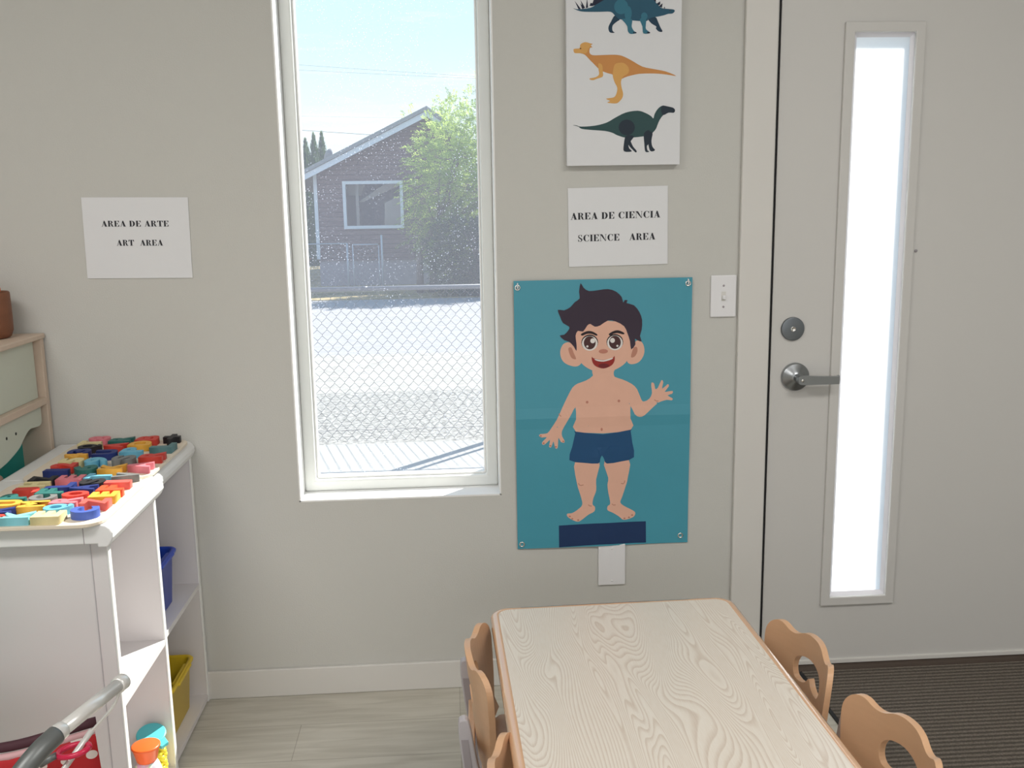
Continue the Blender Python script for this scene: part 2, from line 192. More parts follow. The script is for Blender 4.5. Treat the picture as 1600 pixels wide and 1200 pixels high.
BOY=[["skin",1,[[0.2234,0.5322],[0.221,0.5223],[0.2235,0.5107],[0.2145,0.5027],[0.2026,0.4965],[0.1906,0.4924],[0.1793,0.4887],[0.1711,0.484],[0.1638,0.4769],[0.1561,0.4642],[0.1483,0.449],[0.1406,0.4333],[0.1329,0.4171],[0.1251,0.4006],[0.1173,0.385],[0.1093,0.3719],[0.1018,0.361],[0.0962,0.3524],[0.0901,0.3466],[0.0799,0.3454],[0.0706,0.3453],[0.0669,0.3427],[0.0667,0.3396],[0.0695,0.3368],[0.0745,0.3347],[0.0824,0.3352],[0.0885,0.3353],[0.0868,0.3323],[0.0823,0.3281],[0.0778,0.3237],[0.0745,0.3193],[0.075,0.3153],[0.0776,0.3128],[0.0814,0.3137],[0.0862,0.3167],[0.0927,0.3231],[0.0979,0.3271],[0.0975,0.3209],[0.0956,0.3125],[0.095,0.3079],[0.0956,0.3052],[0.0984,0.3041],[0.1018,0.306],[0.1048,0.3147],[0.1073,0.3221],[0.109,0.319],[0.1104,0.3124],[0.1118,0.3059],[0.1136,0.3009],[0.1168,0.2999],[0.1198,0.3025],[0.1209,0.3107],[0.1214,0.3203],[0.1218,0.3283],[0.1229,0.3325],[0.1256,0.3273],[0.1292,0.3202],[0.1342,0.3174],[0.1386,0.3168],[0.1404,0.3191],[0.1401,0.3233],[0.1367,0.3292],[0.1331,0.3364],[0.1318,0.3438],[0.133,0.3526],[0.1388,0.3641],[0.1462,0.3766],[0.1533,0.3889],[0.1602,0.4007],[0.1672,0.4144],[0.1726,0.4206],[0.1738,0.4061],[0.1735,0.3844],[0.1643,0.3632],[0.1745,0.3464],[0.2525,0.3406],[0.3308,0.3444],[0.3411,0.3611],[0.3319,0.3825],[0.3314,0.4046],[0.3323,0.4189],[0.3375,0.4095],[0.3443,0.3945],[0.351,0.3886],[0.3578,0.3863],[0.3645,0.3866],[0.372,0.3902],[0.3813,0.3982],[0.3914,0.4077],[0.4016,0.4169],[0.4108,0.4245],[0.4169,0.4281],[0.4226,0.43],[0.4303,0.4324],[0.4382,0.4339],[0.4458,0.4329],[0.4517,0.4321],[0.455,0.4343],[0.4547,0.4378],[0.4465,0.4423],[0.4396,0.4468],[0.4452,0.4492],[0.4529,0.4515],[0.4554,0.4559],[0.4544,0.4596],[0.4475,0.4593],[0.4394,0.4581],[0.4338,0.4571],[0.4315,0.4582],[0.437,0.4654],[0.4431,0.4733],[0.4432,0.4784],[0.4398,0.4798],[0.4313,0.4723],[0.4235,0.4663],[0.4247,0.4747],[0.4272,0.4856],[0.4252,0.4914],[0.4216,0.492],[0.4168,0.4819],[0.4117,0.4704],[0.4074,0.4661],[0.4039,0.4665],[0.4022,0.4741],[0.4005,0.4826],[0.3963,0.4858],[0.3926,0.4851],[0.3921,0.479],[0.3928,0.4706],[0.3942,0.4627],[0.3946,0.4545],[0.3919,0.446],[0.387,0.4385],[0.3792,0.4331],[0.3714,0.4306],[0.3672,0.4315],[0.3635,0.4371],[0.3579,0.4515],[0.3513,0.467],[0.3443,0.4761],[0.3354,0.4832],[0.322,0.4907],[0.3079,0.4971],[0.2953,0.5012],[0.2859,0.5053],[0.2833,0.5123],[0.2834,0.5197],[0.287,0.5266],[0.2833,0.5317],[0.2533,0.534]]],["skin",1,[[0.1717,0.2627],[0.1918,0.2693],[0.2197,0.2687],[0.2394,0.2617],[0.2422,0.2459],[0.2366,0.2238],[0.2319,0.2045],[0.2317,0.1914],[0.2324,0.181],[0.2321,0.1715],[0.2297,0.1625],[0.2263,0.1543],[0.2236,0.1469],[0.222,0.14],[0.2212,0.1339],[0.2213,0.1288],[0.2234,0.1254],[0.2265,0.1232],[0.2285,0.1204],[0.229,0.1162],[0.2285,0.1115],[0.2262,0.1072],[0.2215,0.1038],[0.2151,0.1008],[0.2089,0.0975],[0.2034,0.0935],[0.1982,0.0892],[0.1931,0.0854],[0.1883,0.0818],[0.1838,0.0788],[0.1788,0.0773],[0.1731,0.0781],[0.1671,0.0805],[0.1614,0.0834],[0.1558,0.0869],[0.1507,0.0908],[0.1471,0.0945],[0.1455,0.0977],[0.1455,0.1006],[0.1471,0.1028],[0.1506,0.1034],[0.1558,0.1033],[0.1613,0.1042],[0.167,0.1068],[0.1731,0.1105],[0.1787,0.1146],[0.1839,0.1188],[0.1885,0.1234],[0.1913,0.1293],[0.1912,0.1367],[0.1891,0.1454],[0.1864,0.1558],[0.1828,0.1676],[0.1785,0.181],[0.1751,0.1971],[0.1708,0.2197],[0.1673,0.2449]]],["skin",1,[[0.2567,0.2615],[0.2771,0.2672],[0.3065,0.267],[0.3278,0.2605],[0.3326,0.2443],[0.3291,0.2218],[0.3253,0.203],[0.3237,0.1925],[0.3216,0.1857],[0.3192,0.1784],[0.3163,0.1687],[0.313,0.1586],[0.31,0.1496],[0.3071,0.1423],[0.3045,0.1361],[0.3039,0.1307],[0.3061,0.1263],[0.3103,0.1227],[0.3159,0.1189],[0.3236,0.1142],[0.3326,0.1094],[0.34,0.1052],[0.3446,0.1021],[0.3475,0.0995],[0.3488,0.0967],[0.3487,0.0929],[0.3471,0.0887],[0.3442,0.0851],[0.3397,0.0824],[0.334,0.0803],[0.3283,0.0787],[0.3229,0.0775],[0.3174,0.0768],[0.3124,0.0774],[0.3083,0.0798],[0.3047,0.0835],[0.3003,0.0876],[0.2946,0.0918],[0.2881,0.0963],[0.2819,0.1004],[0.2758,0.1034],[0.27,0.106],[0.2659,0.109],[0.2644,0.113],[0.2647,0.1174],[0.2658,0.1214],[0.2684,0.1235],[0.2718,0.1251],[0.2737,0.1295],[0.2726,0.1391],[0.2701,0.1514],[0.2678,0.1627],[0.2666,0.1717],[0.2656,0.1799],[0.2653,0.1875],[0.2661,0.1934],[0.2675,0.1989],[0.2674,0.208],[0.2618,0.2254],[0.2547,0.2465]]],["trunks",2,[[0.1729,0.3488],[0.2076,0.3431],[0.2522,0.3381],[0.2967,0.3428],[0.3315,0.3485],[0.337,0.3497],[0.3331,0.3452],[0.3355,0.3298],[0.3383,0.3093],[0.3436,0.2861],[0.3436,0.266],[0.3281,0.258],[0.3065,0.255],[0.283,0.2514],[0.2631,0.2507],[0.2573,0.2559],[0.2559,0.2631],[0.2522,0.2708],[0.2487,0.2755],[0.2459,0.2709],[0.2433,0.2633],[0.2429,0.2567],[0.2379,0.2519],[0.2193,0.2521],[0.1961,0.255],[0.1717,0.2575],[0.1536,0.2646],[0.1547,0.2821],[0.1621,0.3035],[0.1672,0.3259],[0.1714,0.344],[0.1678,0.3496]]],["skin",2,[[0.1765,0.5842],[0.1739,0.5901],[0.1721,0.5941],[0.1695,0.5977],[0.1654,0.6019],[0.1606,0.6058],[0.1556,0.608],[0.1503,0.6083],[0.1449,0.6069],[0.1401,0.6042],[0.1363,0.6],[0.1331,0.5944],[0.1309,0.5885],[0.1299,0.5821],[0.1299,0.5753],[0.131,0.5687],[0.133,0.5624],[0.1361,0.5564],[0.1403,0.5512],[0.146,0.5468],[0.1528,0.5433],[0.1597,0.5407],[0.1664,0.5389],[0.1732,0.5381],[0.1791,0.5389],[0.1845,0.5416],[0.189,0.5459],[0.1907,0.5523],[0.1876,0.5623],[0.1817,0.5742]]],["skin",2,[[0.3319,0.583],[0.3355,0.5912],[0.3393,0.5983],[0.3433,0.6036],[0.3479,0.6069],[0.3527,0.6085],[0.3573,0.6082],[0.3615,0.6058],[0.3653,0.6016],[0.3683,0.5963],[0.3705,0.5897],[0.3717,0.5822],[0.3718,0.5748],[0.3703,0.5677],[0.3676,0.5609],[0.3642,0.5549],[0.3603,0.55],[0.3556,0.546],[0.3503,0.5431],[0.3439,0.5411],[0.3368,0.5402],[0.3308,0.5408],[0.3262,0.5431],[0.3226,0.547],[0.3213,0.5529],[0.3233,0.5619],[0.3275,0.573]]],["skindark",3,[[0.1533,0.5907],[0.1553,0.5931],[0.1587,0.5941],[0.1618,0.593],[0.1643,0.5888],[0.1666,0.5826],[0.1688,0.5763],[0.1717,0.57],[0.1744,0.5638],[0.1751,0.5596],[0.1724,0.5586],[0.1677,0.5598],[0.1635,0.5621],[0.1607,0.5655],[0.1583,0.57],[0.1565,0.5748],[0.1547,0.5804],[0.1534,0.5863]]],["skindark",3,[[0.3497,0.5892],[0.3471,0.5904],[0.3437,0.59],[0.3404,0.5869],[0.3371,0.5792],[0.334,0.5689],[0.3329,0.5615],[0.3353,0.5593],[0.3397,0.56],[0.3438,0.5623],[0.347,0.5661],[0.3497,0.5714],[0.3514,0.5765],[0.3518,0.5814],[0.3512,0.5862]]],["skin",3,[[0.1762,0.6513],[0.1939,0.6608],[0.2189,0.665],[0.2441,0.6666],[0.2691,0.6666],[0.2944,0.664],[0.3139,0.6583],[0.3244,0.6485],[0.3292,0.6356],[0.3322,0.6227],[0.3344,0.6105],[0.3348,0.5983],[0.3342,0.587],[0.3327,0.5768],[0.3301,0.5676],[0.3267,0.5592],[0.3226,0.5518],[0.3176,0.5454],[0.3113,0.5394],[0.3032,0.5338],[0.2937,0.5286],[0.2842,0.5245],[0.2751,0.5214],[0.266,0.5193],[0.257,0.5183],[0.2479,0.5186],[0.2388,0.5201],[0.2297,0.5226],[0.2202,0.5262],[0.2108,0.5309],[0.2024,0.5363],[0.1954,0.5421],[0.1894,0.5486],[0.1844,0.5564],[0.1803,0.5649],[0.177,0.5748],[0.175,0.5881],[0.1721,0.6087],[0.1705,0.6326]]],["hair",4,[[0.1766,0.5826],[0.1735,0.5867],[0.1688,0.5953],[0.1625,0.603],[0.1556,0.6096],[0.1486,0.6121],[0.1417,0.6144],[0.1334,0.6214],[0.1285,0.6279],[0.1335,0.6292],[0.1416,0.6302],[0.148,0.6356],[0.1531,0.642],[0.1565,0.6471],[0.1562,0.6522],[0.148,0.6573],[0.1384,0.6633],[0.1339,0.6713],[0.1307,0.6806],[0.1256,0.6919],[0.1237,0.701],[0.131,0.7009],[0.1414,0.6993],[0.1505,0.7026],[0.1591,0.7078],[0.1658,0.7147],[0.1721,0.7218],[0.1799,0.7266],[0.1859,0.7319],[0.1856,0.7404],[0.1842,0.7506],[0.1859,0.7647],[0.1887,0.7748],[0.1923,0.7702],[0.1973,0.7615],[0.2038,0.7558],[0.2127,0.7521],[0.2254,0.7525],[0.2396,0.7543],[0.2533,0.7561],[0.2665,0.7566],[0.2788,0.7537],[0.2897,0.7487],[0.2987,0.7413],[0.3053,0.733],[0.3081,0.7237],[0.3094,0.7173],[0.3114,0.7199],[0.3139,0.7243],[0.3187,0.7248],[0.3225,0.7235],[0.3202,0.7199],[0.3195,0.7157],[0.3288,0.7132],[0.3404,0.7093],[0.3491,0.7005],[0.3562,0.6896],[0.3613,0.6782],[0.3643,0.6659],[0.3645,0.6517],[0.3631,0.6383],[0.3605,0.6289],[0.3587,0.6209],[0.3616,0.6116],[0.3635,0.605],[0.358,0.6058],[0.351,0.6091],[0.3466,0.6123],[0.344,0.6131],[0.3452,0.6063],[0.3457,0.5972],[0.3399,0.5876],[0.3334,0.583],[0.3315,0.5926],[0.33,0.6068],[0.3264,0.619],[0.322,0.6306],[0.3182,0.6412],[0.3124,0.6504],[0.3015,0.6582],[0.289,0.664],[0.2782,0.6677],[0.2673,0.668],[0.2554,0.6615],[0.2442,0.654],[0.2358,0.6511],[0.2288,0.6509],[0.2222,0.655],[0.2164,0.6589],[0.2117,0.6581],[0.2071,0.6542],[0.2017,0.6455],[0.1956,0.6378],[0.188,0.6388],[0.1809,0.6402],[0.1764,0.6347],[0.174,0.6261],[0.1748,0.6155],[0.1765,0.6039],[0.1771,0.5911]]],["black",4,[[0.2384,0.6059],[0.2373,0.5988],[0.2339,0.5924],[0.2286,0.5874],[0.2219,0.5842],[0.2145,0.5831],[0.2071,0.5843],[0.2004,0.5876],[0.195,0.5927],[0.1916,0.5991],[0.1904,0.6062],[0.1915,0.6133],[0.1949,0.6197],[0.2002,0.6247],[0.2068,0.6279],[0.2142,0.629],[0.2216,0.6278],[0.2284,0.6245],[0.2337,0.6194],[0.2372,0.613]]],["white",5,[[0.2369,0.6035],[0.2358,0.5969],[0.2327,0.591],[0.2277,0.5863],[0.2215,0.5833],[0.2145,0.5823],[0.2076,0.5834],[0.2013,0.5865],[0.1963,0.5913],[0.1931,0.5972],[0.1919,0.6038],[0.193,0.6104],[0.1961,0.6163],[0.2011,0.621],[0.2073,0.624],[0.2142,0.625],[0.2212,0.6239],[0.2275,0.6209],[0.2325,0.6161],[0.2357,0.6101]]],["brown",6,[[0.2314,0.6051],[0.2306,0.5993],[0.2282,0.594],[0.2245,0.5898],[0.2198,0.5872],[0.2145,0.5863],[0.2092,0.5872],[0.2045,0.59],[0.2007,0.5942],[0.1982,0.5995],[0.1973,0.6054],[0.1981,0.6112],[0.2005,0.6165],[0.2043,0.6207],[0.209,0.6233],[0.2143,0.6242],[0.2195,0.6233],[0.2243,0.6205],[0.2281,0.6163],[0.2305,0.611]]],["white",7,[[0.2298,0.6107],[0.2295,0.6085],[0.2285,0.6065],[0.227,0.605],[0.2251,0.604],[0.2229,0.6036],[0.2207,0.604],[0.2188,0.605],[0.2172,0.6066],[0.2162,0.6086],[0.2159,0.6108],[0.2162,0.613],[0.2172,0.615],[0.2187,0.6165],[0.2207,0.6175],[0.2228,0.6179],[0.225,0.6175],[0.2269,0.6165],[0.2285,0.6149],[0.2295,0.6129]]],["white",7,[[0.2106,0.595],[0.2104,0.594],[0.21,0.5931],[0.2093,0.5925],[0.2084,0.592],[0.2075,0.5919],[0.2065,0.592],[0.2057,0.5925],[0.205,0.5932],[0.2045,0.5941],[0.2044,0.5951],[0.2045,0.596],[0.2049,0.5969],[0.2056,0.5976],[0.2065,0.598],[0.2074,0.5982],[0.2084,0.598],[0.2093,0.5976],[0.21,0.5969],[0.2104,0.596]]],["black",4,[[0.3106,0.6054],[0.3095,0.5983],[0.3061,0.5919],[0.3009,0.5869],[0.2942,0.5836],[0.2867,0.5826],[0.2793,0.5837],[0.2725,0.5871],[0.2672,0.5922],[0.2637,0.5986],[0.2624,0.6057],[0.2636,0.6128],[0.2669,0.6192],[0.2722,0.6242],[0.2789,0.6274],[0.2863,0.6285],[0.2937,0.6273],[0.3005,0.624],[0.3059,0.6189],[0.3093,0.6125]]],["white",5,[[0.3091,0.603],[0.308,0.5964],[0.3049,0.5905],[0.3,0.5858],[0.2937,0.5828],[0.2867,0.5818],[0.2798,0.5829],[0.2734,0.586],[0.2684,0.5907],[0.2652,0.5967],[0.264,0.6033],[0.2651,0.6099],[0.2682,0.6159],[0.2731,0.6206],[0.2794,0.6235],[0.2863,0.6245],[0.2933,0.6235],[0.2996,0.6204],[0.3046,0.6156],[0.3079,0.6096]]],["brown",6,[[0.3036,0.6046],[0.3028,0.5988],[0.3005,0.5935],[0.2967,0.5893],[0.292,0.5866],[0.2867,0.5857],[0.2814,0.5867],[0.2766,0.5894],[0.2728,0.5937],[0.2703,0.599],[0.2694,0.6049],[0.2702,0.6107],[0.2726,0.616],[0.2763,0.6202],[0.2811,0.6229],[0.2863,0.6238],[0.2916,0.6228],[0.2964,0.6201],[0.3002,0.6158],[0.3027,0.6105]]],["white",7,[[0.2865,0.6103],[0.2861,0.6081],[0.2852,0.6061],[0.2836,0.6046],[0.2817,0.6036],[0.2795,0.6032],[0.2774,0.6036],[0.2754,0.6046],[0.2739,0.6062],[0.2728,0.6082],[0.2725,0.6104],[0.2728,0.6126],[0.2738,0.6146],[0.2753,0.6161],[0.2772,0.6171],[0.2794,0.6175],[0.2816,0.6171],[0.2835,0.6161],[0.2851,0.6145],[0.2861,0.6125]]],["white",7,[[0.2967,0.5944],[0.2966,0.5934],[0.2961,0.5925],[0.2955,0.5918],[0.2946,0.5914],[0.2936,0.5912],[0.2927,0.5914],[0.2918,0.5919],[0.2911,0.5926],[0.2907,0.5935],[0.2905,0.5944],[0.2906,0.5954],[0.2911,0.5963],[0.2918,0.597],[0.2926,0.5974],[0.2936,0.5976],[0.2945,0.5974],[0.2954,0.597],[0.2961,0.5963],[0.2966,0.5954]]],["black",4,[[0.1895,0.6307],[0.1934,0.6334],[0.1996,0.6364],[0.2057,0.6385],[0.2109,0.6391],[0.2161,0.6388],[0.2211,0.6376],[0.2267,0.6351],[0.2323,0.6317],[0.2359,0.6288],[0.2368,0.6268],[0.2359,0.6253],[0.2336,0.6249],[0.2298,0.6263],[0.2247,0.6287],[0.2196,0.6305],[0.2149,0.6311],[0.2102,0.6311],[0.2057,0.6306],[0.2012,0.629],[0.1968,0.627],[0.1934,0.6259],[0.1907,0.6267],[0.189,0.6285]]],["black",4,[[0.2692,0.6294],[0.2726,0.632],[0.2778,0.635],[0.2831,0.6372],[0.2877,0.6385],[0.2923,0.6391],[0.297,0.6387],[0.3028,0.6368],[0.3087,0.634],[0.3126,0.6315],[0.314,0.6294],[0.3134,0.6276],[0.3111,0.6268],[0.3066,0.6277],[0.3004,0.6295],[0.2948,0.6308],[0.2905,0.6308],[0.2868,0.6302],[0.2832,0.6293],[0.2792,0.6276],[0.2754,0.6256],[0.2724,0.6246],[0.2701,0.6254],[0.2687,0.6272]]],["nose",4,[[0.2665,0.5795],[0.2659,0.5776],[0.2641,0.5758],[0.2611,0.5744],[0.2575,0.5736],[0.2534,0.5733],[0.2493,0.5736],[0.2456,0.5746],[0.2427,0.576],[0.2408,0.5778],[0.2401,0.5797],[0.2408,0.5817],[0.2426,0.5834],[0.2455,0.5848],[0.2492,0.5857],[0.2533,0.586],[0.2574,0.5856],[0.2611,0.5847],[0.264,0.5833],[0.2659,0.5815]]],["mouth",4,[[0.2201,0.5648],[0.2208,0.5648],[0.2224,0.5624],[0.2263,0.56],[0.2336,0.558],[0.2431,0.5559],[0.2528,0.555],[0.2626,0.556],[0.2725,0.5582],[0.2799,0.5604],[0.2836,0.5629],[0.2847,0.5655],[0.2853,0.5659],[0.2861,0.5626],[0.2863,0.557],[0.2855,0.5516],[0.2836,0.5468],[0.2806,0.5421],[0.2763,0.5381],[0.2699,0.5346],[0.2622,0.5317],[0.2545,0.5303],[0.2471,0.531],[0.2397,0.5332],[0.2335,0.5361],[0.2287,0.5395],[0.2252,0.5435],[0.2225,0.5481],[0.2207,0.5541],[0.2199,0.5607]]],["white",5,[[0.2279,0.5584],[0.2337,0.5574],[0.2431,0.5552],[0.2528,0.5542],[0.2628,0.5559],[0.2731,0.5587],[0.2799,0.5604],[0.2816,0.5596],[0.2799,0.5577],[0.2761,0.5556],[0.2701,0.5536],[0.262,0.5515],[0.2544,0.5502],[0.2475,0.5504],[0.241,0.5514],[0.2357,0.5528],[0.2311,0.5548],[0.2276,0.5571]]],["tongue",5,[[0.27,0.5382],[0.2693,0.5362],[0.2671,0.5344],[0.2637,0.5331],[0.2593,0.5322],[0.2545,0.5319],[0.2497,0.5323],[0.2453,0.5332],[0.2419,0.5347],[0.2397,0.5364],[0.2389,0.5384],[0.2396,0.5404],[0.2418,0.5421],[0.2453,0.5435],[0.2496,0.5444],[0.2544,0.5447],[0.2592,0.5443],[0.2636,0.5434],[0.267,0.5419],[0.2692,0.5401]]],["nose",2,[[0.21,0.4339],[0.2093,0.4316],[0.2073,0.4301],[0.2049,0.4301],[0.2029,0.4316],[0.2022,0.434],[0.2029,0.4363],[0.2049,0.4378],[0.2073,0.4378],[0.2092,0.4363]]],["nose",2,[[0.3023,0.4345],[0.3016,0.4322],[0.2996,0.4307],[0.2972,0.4308],[0.2952,0.4322],[0.2944,0.4346],[0.2952,0.437],[0.2971,0.4384],[0.2995,0.4384],[0.3015,0.4369]]],["nose",2,[[0.2513,0.3527],[0.2507,0.3499],[0.2491,0.3481],[0.2472,0.3481],[0.2456,0.3499],[0.245,0.3528],[0.2456,0.3556],[0.2471,0.3574],[0.2491,0.3574],[0.2506,0.3556]]],["skindark",2,[[0.1788,0.1941],[0.1815,0.1879],[0.1878,0.1858],[0.1952,0.1874],[0.1946,0.1898],[0.1878,0.1883],[0.1831,0.1897],[0.181,0.1951]]],["skindark",2,[[0.3054,0.1873],[0.3123,0.1855],[0.317,0.1902],[0.3178,0.1964],[0.3155,0.1968],[0.3149,0.1914],[0.3117,0.188],[0.3059,0.1897]]],["skindark",2,[[0.1226,0.4028],[0.1258,0.3978],[0.1299,0.3944],[0.1313,0.3963],[0.1275,0.3994],[0.1245,0.4042]]],["skindark",2,[[0.4006,0.4341],[0.4072,0.4299],[0.4131,0.4297],[0.4131,0.4322],[0.4079,0.4321],[0.4018,0.4361]]],["skindark",2,[[0.2079,0.1272],[0.213,0.1228],[0.219,0.1226],[0.219,0.1251],[0.2139,0.1251],[0.2094,0.1291]]],["skindark",2,[[0.2777,0.1269],[0.283,0.1224],[0.2898,0.1231],[0.2895,0.1255],[0.2836,0.1248],[0.2792,0.1287]]],["nose",2,[[0.0745,0.3395],[0.0736,0.3378],[0.0714,0.3372],[0.0692,0.3379],[0.0683,0.3396],[0.0692,0.3413],[0.0714,0.342],[0.0736,0.3413]]],["nose",2,[[0.0823,0.3176],[0.0814,0.3159],[0.0792,0.3152],[0.077,0.3159],[0.0761,0.3177],[0.077,0.3194],[0.0792,0.3201],[0.0814,0.3193]]],["nose",2,[[0.1175,0.3058],[0.1166,0.3041],[0.1144,0.3034],[0.1121,0.3041],[0.1112,0.3058],[0.1121,0.3076],[0.1143,0.3082],[0.1166,0.3075]]],["nose",2,[[0.1394,0.3209],[0.1384,0.3192],[0.1362,0.3185],[0.134,0.3192],[0.1331,0.321],[0.134,0.3227],[0.1362,0.3234],[0.1384,0.3226]]],["nose",2,[[0.1018,0.3092],[0.1009,0.3075],[0.0987,0.3068],[0.0965,0.3076],[0.0956,0.3093],[0.0965,0.311],[0.0987,0.3117],[0.1009,0.311]]],["nose",2,[[0.182,0.0822],[0.1811,0.0805],[0.1788,0.0798],[0.1766,0.0806],[0.1756,0.0823],[0.1766,0.0841],[0.1788,0.0848],[0.181,0.084]]],["nose",2,[[0.1645,0.0867],[0.1636,0.085],[0.1614,0.0843],[0.1591,0.085],[0.1582,0.0868],[0.1591,0.0886],[0.1613,0.0892],[0.1636,0.0885]]],["nose",2,[[0.1574,0.0943],[0.1564,0.0925],[0.1542,0.0919],[0.152,0.0926],[0.151,0.0944],[0.152,0.0961],[0.1542,0.0968],[0.1564,0.0961]]],["nose",2,[[0.3195,0.0814],[0.3186,0.0796],[0.3164,0.079],[0.3141,0.0797],[0.3131,0.0815],[0.3141,0.0833],[0.3163,0.084],[0.3186,0.0832]]],["nose",2,[[0.3331,0.0837],[0.3321,0.0819],[0.3299,0.0812],[0.3276,0.082],[0.3267,0.0838],[0.3276,0.0855],[0.3298,0.0862],[0.3321,0.0854]]],["nose",2,[[0.3425,0.0901],[0.3416,0.0884],[0.3394,0.0877],[0.3371,0.0885],[0.3362,0.0903],[0.3371,0.092],[0.3393,0.0927],[0.3416,0.0919]]],["navy",1,[[0.1218,0.0676],[0.2328,0.0705],[0.3804,0.0695],[0.3813,0.0041],[0.2389,0.0053],[0.1219,0.0009]]]]
